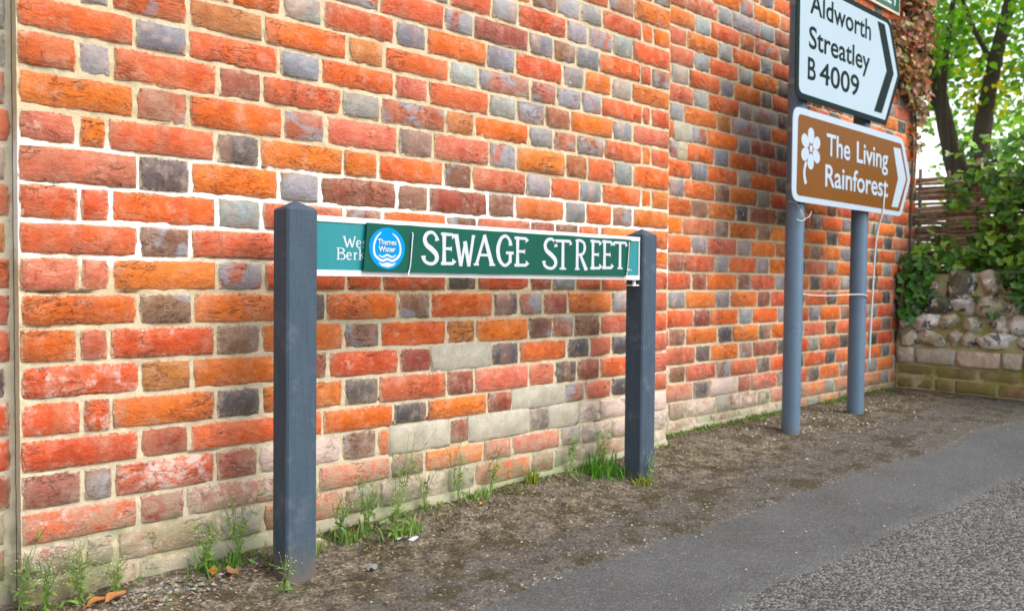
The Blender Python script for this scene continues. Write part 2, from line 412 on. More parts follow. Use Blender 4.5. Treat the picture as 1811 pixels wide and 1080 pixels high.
JZ = {0:(6,3,3),1:(3,7,7),2:(0,0,-1),3:(2,0,1),4:(-3,-2,3),5:(-4,-1,1),6:(-2,0,1),7:(-1,0,0),8:(1,-6,-2),9:(2,-8,-3),10:(0,-6,-3),
      11:(0,-10,-4),12:(2,1,0),13:(1,-4,-1),14:(2,5,2),15:(5,3,1),-3:(0,-1,-3),-2:(0,-4,-2),-1:(2,0,2),-6:(0,-2,-5),-5:(0,-1,-1),-4:(0,-2,-4)}
def joint_z(j, u, k=1.0):
    z = ZO-(j-7)*PITCH
    if j in JZ: z += k*.001*interp(u, [.33, 1.41, 2.48], JZ[j])
    return z
# colour classes: sRGB look divided by the light they stand in
GAIN = 1.22
def cls(r, g, b): return tuple(x/GAIN for x in lin(r, g, b))
# 0 orange, 1 red, 2 salmon, 3 dark red, 4 brown, 5 tan, 6 grey, 7 black, 8 red with grey patches, 9 salted orange, 10 salted pink, 11 cement
CLS = {0:[(244,120,36),(240,112,44),(238,128,50)], 1:[(230,98,52),(226,104,64),(234,106,54)], 2:[(226,122,90),(222,116,86)],
       3:[(176,86,66),(168,92,74)], 4:[(150,104,78),(140,98,80),(158,112,90)], 5:[(206,126,68),(196,118,72)],
       6:[(146,146,148),(134,134,138),(156,150,146)], 7:[(84,80,82),(98,86,82)], 8:[(206,112,82),(196,118,92)],
       9:[(228,96,50)], 10:[(204,128,106),(196,138,116)], 11:[(196,186,160)]}
FXC = {0:(.12,.12),1:(.32,.22),2:(.25,.42),3:(.35,.25),4:(.75,.15),5:(.15,.12),6:(0,.12),7:(0,.38),8:(1.0,.2),9:(.05,.66),10:(.1,.98),11:(0,0)}

def brick_verts(w, h, dep, rng, dz=(0,0,0,0), nx=None, big_round=0.0, chip=1.0):
    """one hand-made brick, origin at the middle of its face; face looks towards -y. dz: lifts of (left-bottom, right-bottom, left-top, right-top)"""
    nx = nx or (6 if w > .15 else (4 if w > .07 else 2)); nz = 2
    ins = rng.uniform(.0018, .0034)
    V = []; edge = []
    tilt = rng.uniform(-.0015, .0015); tilt2 = rng.uniform(-.001, .001)
    def warp(x, z):
        a = x/w+.5; b = z/h+.5
        return z + ((dz[0]*(1-a)+dz[1]*a)*(1-b)+(dz[2]*(1-a)+dz[3]*a)*b)
    for j in range(nz+1):
        for i in range(nx+1):
            x = -w/2+ins+(w-2*ins)*i/nx; z = -h/2+ins+(h-2*ins)*j/nz
            bx = i in (0, nx); bz = j in (0, nz)
            if bx: x += rng.uniform(0, .004)*chip*(1 if i == 0 else -1)
            if bz: z += rng.uniform(0, .0045)*chip*(1 if j == 0 else -1)
            if bx and bz:
                k = rng.uniform(.001, .005)*chip; x += k*(1 if i == 0 else -1); z += k*.7*(1 if j == 0 else -1)
            if not bx and not bz: x += rng.uniform(-.006, .006); z += rng.uniform(-.006, .006)
            y = tilt*x/w*2+tilt2*z/h*2+rng.uniform(-.0009, .0009) + (0 if (bx or bz) else -rng.uniform(0, .0014))
            V.append((x, y, warp(x, z))); edge.append(.25 if (bx or bz) else 0.0)
    F = [(j*(nx+1)+i, j*(nx+1)+i+1, (j+1)*(nx+1)+i+1, (j+1)*(nx+1)+i) for j in range(nz) for i in range(nx)]
    ring = [i for i in range(nx+1)]+[j*(nx+1)+nx for j in range(1, nz+1)]+[nz*(nx+1)+i for i in range(nx-1, -1, -1)]+[j*(nx+1) for j in range(nz-1, 0, -1)]
    n = len(ring); k1 = len(V)
    for r in ring:
        i = r % (nx+1); j = r//(nx+1); x, y, z = V[r]
        ox = (-w/2 if i == 0 else w/2) if i in (0, nx) else x
        a = ox/w+.5
        zz = (-h/2 if j == 0 else h/2) if j in (0, nz) else -h/2+h*j/nz
        if i in (0, nx) and j in (0, nz): ox *= 1-.004/w; zz *= 1-.003/h
        ox += rng.uniform(-.0012, .0012); zz += rng.uniform(-.0012, .0012)
        V.append((ox, .0052+rng.uniform(-.001, .001), warp(ox, zz))); edge.append(1.0)
    k2 = len(V)
    for q in range(n):
        x, y, z = V[k1+q]; V.append((x, dep, z)); edge.append(1.0)
    for q in range(n):
        q2 = (q+1) % n
        F.append((ring[q2], ring[q], k1+q, k1+q2)); F.append((k1+q2, k1+q, k2+q, k2+q2))
    return V, F, edge

def half_smooth(o):
    """smooth face, crisp arrises"""
    for p in o.data.polygons: p.use_smooth = p.normal.y < -.9
    return o
def brick_cols(c, rng, n, edge):
    base = rng.choice(CLS[c]); base = cls(*base); f = rng.uniform(.86, 1.12); hue = rng.uniform(.9, 1.12)
    col = (base[0]*f, base[1]*f*hue, base[2]*f, 1); fx = FXC[c]; sd = rng.random()
    g = max(0, fx[0]*rng.uniform(.75, 1.15)); w = max(0, fx[1]*rng.uniform(.7, 1.2))
    return [col]*n, [(g, w, sd, e) for e in edge]

def lay(wall, rows, yf, rng, limit, dep_first=.06, dep_last=.06, mortar_gap=.0062, sag=1.0):
    """rows: {course: (boundaries in mm, class letters, show)}; bricks in show rows are single objects (largest `limit`), others one joined part"""
    items = []
    for r, (us, cs, show) in rows.items():
        for i, c in enumerate(cs):
            u0, u1 = us[i]*.001, us[i+1]*.001
            if u1-u0 < .02: continue
            uc = (u0+u1)/2; d = Vector((uc, yf, ZO-(r-7.5)*PITCH))-CAM
            items.append((show, (u1-u0)/max(.3, d.length)**2, r, u0, u1, c, i == 0, i == len(cs)-1))
    items.sort(key=lambda t: (-t[0], -t[1]))
    JB = MB(); JC = []; JF = []; mats = {}
    for k, (show, _, r, u0, u1, c, first, last) in enumerate(items):
        g = mortar_gap*rng.uniform(.75, 1.25)
        a = u0+(g/2 if not first else .0015); b = u1-(g/2 if not last else .0015)
        zt0, zt1 = joint_z(r-1, a, sag), joint_z(r-1, b, sag); zb0, zb1 = joint_z(r, a, sag), joint_z(r, b, sag)
        gz = mortar_gap*rng.uniform(.8, 1.35)
        if c == 11: gz = -.005; a -= .008; b += .008
        h = PITCH-gz; zc = (joint_z(r-1, (a+b)/2, 0)+joint_z(r, (a+b)/2, 0))/2
        half = PITCH/2
        dz = (zb0-(zc-half), zb1-(zc-half), zt0-(zc+half), zt1-(zc+half))
        if show and rng.random() < .16: gz += rng.uniform(.001, .004)
        V, F, E_ = brick_verts(b-a, h, dep_last if last else (dep_first if first else .05), rng, dz, chip=2.2 if c == 11 else 1.0)
        yoff = yf+rng.uniform(-.0022, .0014)-(.0012 if c == 11 else 0)
        ctr = ((a+b)/2, yoff, zc)
        C_, X_ = brick_cols(c, rng, len(V), E_)
        if k < limit and show:
            me = bpy.data.meshes.new('brick'); me.from_pydata(V, [], F); me.update()
            set_attr(me, 'Col', C_); set_attr(me, 'Fx', X_)
            nm = 'cement_patch' if c == 11 else 'brick'
            half_smooth(link(nm, me, M['cement'] if c == 11 else (M['glazed'] if c in (6, 7) else M['brick']), wall, ctr))
        else:
            JB.add([(x+ctr[0], y+ctr[1], z+ctr[2]) for x, y, z in V], F); JC += C_; JF += X_
    if JB.v:
        o = half_smooth(JB.build('brick_courses', M['brick'], wall, absloc(wall)))
        set_attr(o.data, 'Col', JC); set_attr(o.data, 'Fx', JF); stuff(o)

def mortar_sheet(wall, name, u0, u1, z0, z1, yf, mat, cav=(), step=.006, level=.0046, ret_l=0, ret_r=0, back=.3):
    nu = int((u1-u0)/step)+1; nz_ = int((z1-z0)/step)+1
    U, Z = np.meshgrid(np.linspace(u0, u1, nu), np.linspace(z0, z1, nz_))
    y = yf+level+(fbm(U*55+3, Z*55+8, 4)-.5)*.0085+(fbm(U*7+30, Z*7, 3)-.5)*.0012
    y = np.maximum(y, yf-.0008)
    for (cu, cz, L, h, dp) in cav:
        jag = (fbm(U*60, U*0+cz*50, 3)-.5)*h*1.2
        k = np.clip(1-np.abs(U-cu)/(L/2), 0, 1)**.5*np.clip(1.6-np.abs(Z-cz-jag)/(h/2), 0, 1)
        y = y+k*dp
    V = np.stack([U, y, Z], -1).reshape(-1, 3)
    o = absloc(wall); V = V-np.array(o)
    idx = np.arange(nu*nz_).reshape(nz_, nu)
    F = np.stack([idx[:-1,:-1], idx[:-1,1:], idx[1:,1:], idx[1:,:-1]], -1).reshape(-1, 4)
    me = bpy.data.meshes.new(name); me.vertices.add(len(V)); me.vertices.foreach_set('co', V.ravel())
    me.loops.add(F.size); me.loops.foreach_set('vertex_index', F.ravel().astype(np.int32)); me.polygons.add(len(F))
    me.polygons.foreach_set('loop_start', np.arange(0, F.size, 4)); me.update(calc_edges=True); me.validate()
    ob = link(name, me, mat, wall, o, True)
    mb = MB(); e = .0125
    mb.box((u0, yf+e+.03, z0), (u1, yf+back, z1)); mb.build('wall_core', mat, wall, o)
    # close the rim of the sheet back to the core
    rim = MB(); rim.box((u0+.0005, yf+.006, z0), (u0+.012, yf+back-.001, z1)); rim.box((u1-.012, yf+.006, z0), (u1-.0005, yf+back-.001, z1)); rim.box((u0+.001, yf+.006, z1-.012), (u1-.001, yf+back-.002, z1-.0005))
    rim.build('wall_end', mat, wall, o)
    return ob

rng = random.Random(11)
U_L, U_R, U_END = .331, 2.4925, 5.04
REC_L, REC_R = .045, .095
ZTOP = 3.25
def flemish(start, u0, u1, header_c, unit, rng):
    """boundaries/classes for a Flemish course with headers centred on header_c + k*unit"""
    k = math.floor((u0-header_c)/unit)-1; us = [u0]; cs = []
    while True:
        h0 = header_c+k*unit-56+rng.uniform(-4, 4); h1 = h0+112+rng.uniform(-3, 3)
        for b, c in ((h0, rng.choice((0,0,1,1,1,2,0,0))), (h1, rng.choice((6,6,6,7,6,4,7,6)))):
            if b <= us[-1]+25: continue
            if b >= u1-25: us.append(u1); cs.append(c); return us, cs
            us.append(b); cs.append(c)
        k += 1

# projecting panel behind the street sign
panel = empty('brick_wall', (1.41, .1, 0), 'wide projecting panel of red and grey brick behind the two short posts', 'brick wall')
rows = {}
for r, (us, cs) in MAIN.items():
    us = list(us); us[-1] = round(U_R*1000) if r < 16 else us[-1]
    if us[0] > 400:     # complete the course leftwards, out of the frame
        left_part, lc = flemish(0, U_L*1000, us[0], 620 if r % 2 == 0 else 455, 342, rng)
        rows[(r, 0)] = (left_part, lc, False)
    else: us[0] = round(U_L*1000)
    rows[(r, 1)] = (us, cs, True)
for r in range(-26, -8): rows[(r, 0)] = (*flemish(0, U_L*1000, U_R*1000, 620 if r % 2 == 0 else 455, 342, rng), False)
class RowDict(dict):
    def items(self):
        for (r, s), v in dict.items(self): yield r, v
lay(panel, RowDict(rows), 0.0, rng, 300, dep_first=.20, dep_last=.24)
CAV = [(.372,.9135,.055,.007,.03),(.335,.915,.03,.006,.02),(.53,.912,.05,.004,.02),(.375,.6835,.085,.0075,.04),(.445,.681,.05,.006,.03),(.54,.679,.05,.005,.02),
       (.375,.605,.12,.004,.02),(1.19,.305,.16,.006,.03),(1.395,.303,.14,.006,.03),(1.60,.232,.18,.010,.03),(1.73,.226,.1,.008,.03),(2.105,.215,.05,.009,.03),
       (1.44,.155,.12,.007,.03),(.39,.307,.06,.005,.02),(.71,.300,.08,.005,.03),(.86,.989,.012,.012,.03),(1.545,.912,.03,.006,.02),(.96,.40,.05,.005,.02),
       (.62,1.06,.10,.004,.02),(1.17,.38,.08,.004,.02)]
mortar_sheet(panel, 'mortar', U_L, U_R, -.06, ZTOP, 0.0, M['mortar'], CAV)

# recessed strip at the left edge of the picture
lw = empty('brick_wall', (.0, .15, 0), 'narrow strip of recessed brickwork at the left edge, beside the projecting panel', 'brick wall')
rows = {}
for r, (us, cs) in LEFT.items():
    rows[(r, 1)] = ([us[0]-6, us[1]], cs, True)
    rows[(r, 0)] = (*flemish(0, -1300, us[0]-8, -160 if r % 2 else 0, 342, rng), False)
for r in list(range(-26, -1))+[16, 17]: rows[(r, 0)] = (*flemish(0, -1300, 324, -160 if r % 2 else 0, 342, rng), False)
lay(lw, RowDict(rows), REC_L, rng, 300, sag=.5)
mortar_sheet(lw, 'mortar', -1.30, U_L-.0015, -.08, ZTOP-.005, REC_L, M['mortar_g'], step=.008)

# recessed wall behind the poles
rw = empty('brick_wall', (3.7, .2, 0), 'recessed chequered brick wall with grey headers behind the two tall grey poles', 'brick wall')
rows = {}
for r, (us, cs) in RIGHT.items():
    us = [max(v, 2494) for v in us]
    f_, fc = flemish(0, us[-1], U_END*1000, 3995 if r % 2 == 0 else 3822, 331, rng)
    rows[(r, 1)] = (us+f_[1:], cs+fc, r >= -8)
for r in list(range(-26, -10))+[16]: rows[(r, 0)] = (*flemish(0, 2494, U_END*1000, 3995 if r % 2 == 0 else 3822, 331, rng), r > -16 and r < 16)
lay(rw, RowDict(rows), REC_R, rng, 300, dep_last=.25, sag=.25, mortar_gap=.0048)
mortar_sheet(rw, 'mortar', U_R+.001, U_END, -.06, ZTOP-.009, REC_R, M['mortar_r'], [(2.70,1.20,.02,.02,.03)], step=.008)

# cement fillet along the foot of the panel and of the right wall
def fillet(wall, ua, ub, yf, h0, h1, out, seed):
    mb = MB(); n = int((ub-ua)/.03)+1; prof = []
    for i in range(n):
        u = ua+(ub-ua)*i/(n-1); a = i/(n-1)
        hh = h0+(h1-h0)*a+wv(u*3, seed, .018); oo = out+wv(u*4, seed+5, .008)
        z0 = zg(u, yf)-.03
        mb.v += [(u, yf-oo*1.25, z0), (u, yf-oo, z0+.03+hh*.35), (u, yf-oo*.45, z0+.03+hh*.8), (u, yf+.004, z0+.03+hh)]
    mb.f = [(i*4+j, (i+1)*4+j, (i+1)*4+j+1, i*4+j+1) for i in range(n-1) for j in range(3)]
    mb.f += [(0,1,2,3), ((n-1)*4+3,(n-1)*4+2,(n-1)*4+1,(n-1)*4)]
    return mb.build('cement_fillet', M['cement'], wall, absloc(wall), True)
fillet(panel, .86, U_R, 0, .022, .030, .009, 4)
fillet(rw, U_R+.002, 3.2, REC_R, .028, .02, .010, 14)

# ------------------------------------------------------------------ lettering helpers
def catmull(P, n=6):
    if len(P) < 3: return P
    Q = [P[0]]+list(P)+[P[-1]]; out = []
    for i in range(1, len(Q)-2):
        for k in range(n):
            t = k/n; r = []
            for d in range(len(P[0])):
                a, b, c, e = Q[i-1][d], Q[i][d], Q[i+1][d], Q[i+2][d]
                r.append(.5*(2*b+(c-a)*t+(2*a-5*b+4*c-e)*t*t+(3*b-a-3*c+e)*t**3))
            out.append(tuple(r))
    out.append(tuple(P[-1])); return out
class Ink:
    """flat paint strokes on a board, each a hair prouder than the last so that none share a plane"""
    def __init__(s, y): s.mb = MB(); s.y = y; s.k = 0
    def stroke(s, pts, smooth=False):         # pts: (u, z, width)
        s.k += 1; y = s.y-.00002*s.k
        p = catmull(pts) if smooth else pts
        L = []
        for i, q in enumerate(p):
            a = p[max(i-1, 0)]; b = p[min(i+1, len(p)-1)]; dx, dz = b[0]-a[0], b[1]-a[1]; l = math.hypot(dx, dz) or 1
            nx, nz = -dz/l*q[2]/2, dx/l*q[2]/2
            L.append((q[0]+nx, y, q[1]+nz)); L.append((q[0]-nx, y, q[1]-nz))
        n = len(p); s.mb.add(L, [(2*i, 2*i+1, 2*i+3, 2*i+2) for i in range(n-1)])
    def poly(s, pts):
        s.k += 1; y = s.y-.00002*s.k
        s.mb.add([(u, y, z) for u, z in pts], [tuple(range(len(pts)))])
    def done(s, name, mat, parent):
        o = s.mb.build(name, mat, parent, absloc(parent)); return o
def letter(ink, ch, u0, u1, z0, z1, w, serif=0.0):
    X = lambda a: u0+(u1-u0)*a; Z = lambda b: z0+(z1-z0)*b
    def st(*pts, smooth=False): ink.stroke([(X(a), Z(b), w*k) for a, b, k in pts], smooth)
    S = serif
    if ch == 'S': st((.93,.74,1.3),(.86,.88,.8),(.60,1.0,.75),(.26,.95,.95),(.10,.78,1.1),(.22,.60,1.2),(.55,.47,1.3),(.86,.31,1.25),(.90,.14,1.1),(.66,.01,.8),(.30,.02,.8),(.06,.12,.9),(.02,.25,1.4), smooth=True)
    elif ch == 'E':
        st((.25,-.02,1.25),(.25,.5,.95),(.25,1.02,1.2)); st((.02,.97,.7),(.85,.96,.75),(.95,.86,1.5)); st((.25,.51,.7),(.72,.51,.7),(.80,.51,1.5)); st((.02,.03,.7),(.86,.04,.8),(.99,.15,1.5))
    elif ch == 'W':
        st((.05,1.0,1.3),(.30,0,1.0)); st((.30,.0,.8),(.52,.78,.7)); st((.50,.80,1.2),(.72,0,1.0)); st((.72,0,.8),(.95,1.0,.9)); st((-.06,.98,.55),(.16,.98,.55)); st((.86,.98,.5),(1.04,.98,.5))
    elif ch == 'A':
        st((.12,0,.9),(.50,1.0,.8)); st((.48,1.02,1.1),(.86,0,1.3)); st((.24,.34,.65),(.76,.34,.65)); st((0,.02,.55),(.24,.02,.55)); st((.72,.02,.55),(1.0,.02,.55))
    elif ch == 'G':
        st((.86,.68,1.3),(.80,.86,.9),(.56,1.0,.8),(.26,.88,1.0),(.10,.54,1.25),(.20,.18,1.1),(.50,.0,.8),(.78,.10,.9),(.84,.24,1.0), smooth=True); st((.84,.10,1.0),(.84,.44,1.0)); st((.58,.43,.75),(1.05,.43,.75))
    elif ch == 'T':
        st((-.04,.84,1.2),(.0,.95,.8),(.5,.96,.75),(.98,.96,.8),(1.04,.84,1.2)); st((.5,.95,1.0),(.5,.0,1.15)); st((.28,.02,.5),(.72,.02,.5))
    elif ch == 'R':
        st((.2,0,1.1),(.2,1.0,1.0)); st((.05,.98,.6),(.40,1.0,.75),(.74,.92,.85),(.82,.74,1.0),(.66,.55,.8),(.2,.50,.7), smooth=True); st((.45,.52,.9),(.95,0,1.3)); st((.02,.02,.5),(.4,.02,.5)); st((.84,.02,.6),(1.08,.02,.5))
    elif ch == 'B':
        st((.2,0,1.0),(.2,1,1.0)); st((.0,.98,.5),(.5,.98,.5),(.82,.86,1.0),(.74,.62,.9),(.2,.53,.5), smooth=True); st((.3,.53,.5),(.74,.5,.6),(.96,.28,1.1),(.8,.06,.8),(.4,.02,.5),(.0,.02,.5), smooth=True)
    elif ch == 'e':
        st((.12,.56,.5),(.88,.56,.5)); st((.88,.56,.6),(.78,.88,.8),(.5,1.0,.6),(.2,.86,.9),(.1,.5,1.1),(.22,.14,.9),(.55,.0,.6),(.9,.2,.5), smooth=True)
    elif ch == 's': st((.82,.78,.8),(.6,1.0,.6),(.25,.88,.8),(.25,.66,.9),(.6,.48,1.0),(.85,.26,.9),(.6,.02,.7),(.25,.04,.6),(.1,.26,.8), smooth=True)
    elif ch == 'r':
        st((.35,0,1.0),(.35,1,1.0)); st((.05,.98,.4),(.4,.98,.4)); st((.1,.02,.4),(.65,.02,.4)); st((.38,.7,.5),(.6,.97,.7),(.9,.9,1.0), smooth=True)
    elif ch == 'k':
        st((.3,0,1.0),(.3,1,1.0)); st((.02,.98,.4),(.35,.98,.4)); st((.05,.02,.4),(.55,.02,.4)); st((.32,.3,.5),(.85,.66,.5)); st((.5,.42,.8),(.9,.02,1.0))

_cap = {}
def text_mesh(body, bold=0.0):
    cu = bpy.data.curves.new('lettering', 'FONT'); cu.body = body; cu.bevel_depth = bold; cu.bevel_resolution = 0; cu.resolution_u = 4
    ob = bpy.data.objects.new('lettering', cu); COL.objects.link(ob)
    bpy.context.view_layer.update()
    me = bpy.data.meshes.new_from_object(ob.evaluated_get(bpy.context.evaluated_depsgraph_get()))
    bpy.data.objects.remove(ob, do_unlink=True); return me
def text(body, u0, u1, base, cap, y, mat, parent, bold=0.0, name='lettering', slope=0.0):
    ref = text_mesh('H', bold); hv = [v.co for v in ref.vertices]; c0 = min(v.y for v in hv); c1 = max(v.y for v in hv)
    me = text_mesh(body, bold); xs = [v.co.x for v in me.vertices]; x0, x1 = min(xs), max(xs)
    o = absloc(parent)
    for v in me.vertices:
        x = u0+(v.co.x-x0)/(x1-x0)*(u1-u0); z = base+(v.co.y-c0)/(c1-c0)*cap
        v.co = Vector((x, y-v.co.z*.02, z+slope*(x-u0)))-o
    me.update(); me.materials.clear()
    return link(name, me, mat, parent, o)

# ------------------------------------------------------------------ street name sign on two short posts
def post_mat():
    t = NT('post_grey', .7, .2); p = t.vmath('MULTIPLY', t.pos, (1., 1., .12))
    n = t.noise(60, 5, .65, p); n2 = t.noise(14, 5, .6)
    c = t.mix(n, (.034, .053, .074), (.068, .098, .130)); c = t.mix(t.ramp(n2, .52, .75), c, (.090, .118, .145))
    z = t.sep(t.pos)[2]
    mud = t.ramp(t.math('ADD', z, t.math('MULTIPLY', n2, -.14)), .03, -.04)
    t.col(t.mix(t.math('MULTIPLY', mud, .7), c, (.13, .105, .075)))
    t.bump(t.math('ADD', t.math('ADD', n, t.math('MULTIPLY', n2, .8)), t.math('MULTIPLY', t.noise(170, 4, .7), .5)), .8, .004); return t.m
M['post'] = post_mat()
M['white'] = simple('white_enamel', (.62, .62, .60), .5, .25, .05, 20)
M['paint_white'] = simple('white_paint', (.47, .49, .54), .6, .2, .06, 40)
def plate_mat():
    t = NT('teal_plate', .3, .3); p = t.vmath('MULTIPLY', t.pos, (1., 1., .25)); n = t.noise(16, 3, .5, p); n2 = t.noise(70, 5, .7)
    c = t.mix(n, (.003, .140, .158), (.015, .25, .27)); c = t.mix(t.ramp(n2, .6, .8), c, (.06, .24, .25)); t.col(c)
    t.rough(t.mix(n2, (.22,)*3, (.5,)*3)); return t.m
M['teal'] = plate_mat()
M['green'] = simple('green_board', (.003, .075, .048), .6, .15, .22, 12, .25, 60, .001)
M['blue'] = simple('bright_blue_paint', (.0, .22, .52), .7, .08, .08, 20)
M['white_p'] = simple('white_sign_paint', (.52, .56, .60), .5, .2, .04, 30)
M['tie'] = simple('white_plastic', (.55, .55, .54), .5, .3, .06, 30)
M['dark'] = simple('dark_metal', (.02, .022, .026), .5, .4, .2, 30)

sign = empty('street_name_sign', (1.49, -.165, zg(1.49, -.165)), 'low street name sign with teal plate between two dark grey square posts', 'street sign')
def post(ua, ub, ya, yb, ztop, lean=0.0):
    zb = zg((ua+ub)/2, (ya+yb)/2)-.12; mb = MB(); c = .005
    def ring(z, k=0.0, l=0.0):
        return [(ua+c+k+l, ya+k, z), (ub-c-k+l, ya+k, z), (ub-k+l, ya+c+k, z), (ub-k+l, yb-c-k, z), (ub-c-k+l, yb-k, z), (ua+c+k+l, yb-k, z), (ua+k+l, yb-c-k, z), (ua+k+l, ya+c+k, z)]
    rings = [ring(zb), ring(ztop, 0, lean), ring(ztop+.004, .002, lean)]
    V = sum(rings, []); F = []
    for i in range(2):
        for j in range(8): F.append((i*8+j, i*8+(j+1) % 8, (i+1)*8+(j+1) % 8, (i+1)*8+j))
    V.append(((ua+ub)/2+lean, (ya+yb)/2, ztop+.024))
    for j in range(8): F.append((16+j, 16+(j+1) % 8, 24))
    mb.add(V, F); o = mb.build('post', M['post'], sign, absloc(sign), fixn=True)
    return o
post(.820, .8965, -.2, -.1245, .870, .004)
post(2.0905, 2.166, -.2, -.1245, .868, .002)
plate = MB(); plate.box((.8985, -.186, .7335), (2.0885, -.178, .8475)); plate = plate.build('plate', M['teal'], sign, absloc(sign))
fr = MB()
fr.box((.8975, -.1885, .8476), (2.0895, -.175, .8615)); fr.box((.8975, -.1885, .7190), (2.0895, -.175, .7334))
fr.box((2.0835, -.1878, .7334), (2.0893, -.1755, .8476)); fr.box((.8977, -.1878, .7334), (.9020, -.1755, .8476))
fr.build('plate_frame', M['white'], plate, absloc(sign))
bk = MB(); bk.box((.90, -.1745, .745), (2.087, -.160, .765)); bk.box((.90, -.1745, .815), (2.087, -.160, .835)); bk.build('plate_rail', M['dark'], sign, absloc(sign))
clip = MB(); clip.box((2.055, -.187, .699), (2.0885, -.15, .7035)); clip.box((2.0705, -.180, .7036), (2.0795, -.172, .7185)); clip.build('clip', M['white'], sign, absloc(sign))
ink = Ink(-.1866)
for ch, a, b in (('W', .975, 1.008), ('e', 1.010, 1.024), ('s', 1.027, 1.041)): letter(ink, ch, a, b, .789, .815 if ch == 'W' else .806, .0038)
ink.done('lettering', M['white_p'], plate); ink = Ink(-.1866)
for ch, a, b in (('B', .956, .980), ('e', .983, .998), ('r', 1.001, 1.014), ('k', 1.015, 1.033)): letter(ink, ch, a, b, .759, .787 if ch in 'Bk' else .776, .0038)
ink.done('lettering', M['white_p'], plate)

# hand-painted board tied over the plate
bo = empty('painted_board', (1.53, -.194, .731), 'hand-painted green board reading SEWAGE STREET tied over the teal plate', 'sign board')
mb = MB()
top = [(1.035+(2.033-1.035)*i/24, .850+rng.uniform(-.0008, .0008)) for i in range(25)]
bot = [(2.014-(2.014-1.024)*i/24, .731+rng.uniform(-.0009, .0009)) for i in range(25)]
mb.prism(top[::-1]+bot[::-1], -.1975, -.1905)
mb.build('board_panel', M['green'], bo, absloc(bo), fixn=True)
ink = Ink(-.1980)
for ch, a, b, z0, z1 in (('S',1.201,1.249,.754,.836),('E',1.257,1.303,.753,.836),('W',1.305,1.371,.750,.834),('A',1.369,1.446,.754,.836),('G',1.450,1.512,.755,.838),('E',1.517,1.570,.754,.837),
                         ('S',1.634,1.689,.750,.837),('T',1.683,1.746,.748,.837),('R',1.766,1.820,.748,.838),('E',1.835,1.885,.751,.841),('E',1.889,1.941,.753,.842),('T',1.948,2.006,.754,.842)):
    ink = Ink(-.1980); letter(ink, ch, a, b, z0, z1, .0110); ink.done('letter', M['paint_white'], bo)
disc = MB(); cu_, cz_ = 1.0915, .7895
disc.prism([(cu_+.0525*math.cos(t)*(1+.012*math.sin(3*t)), cz_+.0520*math.sin(t)*(1+.01*math.cos(5*t))) for t in [2*math.pi*i/48 for i in range(48)]][::-1], -.1982, -.19755)
disc = disc.build('emblem', M['blue'], bo, absloc(bo), fixn=True)
ink = Ink(-.1984)
ink.stroke([(cu_-.017, cz_+.040, .0022), (cu_-.031, cz_+.026, .0045), (cu_-.0385, cz_+.006, .0052), (cu_-.037, cz_-.014, .0056), (cu_-.028, cz_-.0245, .0060), (cu_-.014, cz_-.031, .0058), (cu_, cz_-.0265, .0055), (cu_+.014, cz_-.031, .0058), (cu_+.028, cz_-.0245, .0060), (cu_+.0375, cz_-.013, .0056), (cu_+.0385, cz_+.006, .0052), (cu_+.030, cz_+.026, .0045), (cu_+.015, cz_+.038, .0022)], True)
ink.stroke([(cu_-.025, cz_-.0165, .0015), (cu_-.014, cz_-.0215, .0040), (cu_, cz_-.0165, .0050), (cu_+.014, cz_-.0215, .0040), (cu_+.026, cz_-.0155, .0015)], True)
ink.poly([(cu_-.027, cz_-.035), (cu_-.014, cz_-.0385), (cu_, cz_-.0345), (cu_+.014, cz_-.0385), (cu_+.027, cz_-.035), (cu_+.017, cz_-.0435), (cu_, cz_-.0475), (cu_-.017, cz_-.0435)][::-1])
ink.done('emblem_mark', M['white_p'], disc)
text('Thames', cu_-.0285, cu_+.0260, .7975, .0145, -.1992, M['white_p'], disc, .035)
text('Water', cu_-.0265, cu_+.0240, .7800, .0145, -.1992, M['white_p'], disc, .035)
for hu, hz in ((1.1665, .8300), (1.159, .7460), (2.0195, .840), (2.0105, .7515)):
    hole = MB(); hole.add([(hu+.0030*math.cos(t), -.19790, hz+.0030*math.sin(t)) for t in [2*math.pi*i/10 for i in range(10)]], [tuple(range(10))])
    hole.build('hole', M['dark'], bo, absloc(bo))

def tie(pts, label, r=.0019, name='cable_tie'):
    mb = MB(); mb.tube(catmull(pts, 5), r, 6); o = Vector(pts[0])
    ob = mb.build(name, M['tie'], None, o, True); return tag(ob, label, 'cable tie' if name == 'cable_tie' else 'string')
tie([(1.1665,-.190,.830),(1.1668,-.2000,.8305),(1.1645,-.2012,.81),(1.1610,-.2012,.77),(1.1590,-.2005,.748),(1.1560,-.2015,.738),(1.1500,-.2060,.726),(1.147,-.209,.721)], 'white cable tie through the green board beside the blue round emblem')
t2 = tie([(2.0195,-.190,.840),(2.0195,-.2000,.8395),(2.0170,-.2015,.82),(2.0125,-.2012,.77),(2.0105,-.2003,.752),(2.0070,-.2010,.735),(2.004,-.2000,.722),(2.003,-.197,.710)], 'knotted white cable tie at the right end of the green board')
kn = MB(); kn.box((2.0065,-.2055,.7475), (2.0135,-.2005,.7545)); kn.tube([(2.010,-.203,.751),(2.0185,-.207,.7525),(2.0255,-.207,.7475)], .0015, 5); kn.build('knot', M['tie'], t2, absloc(t2))

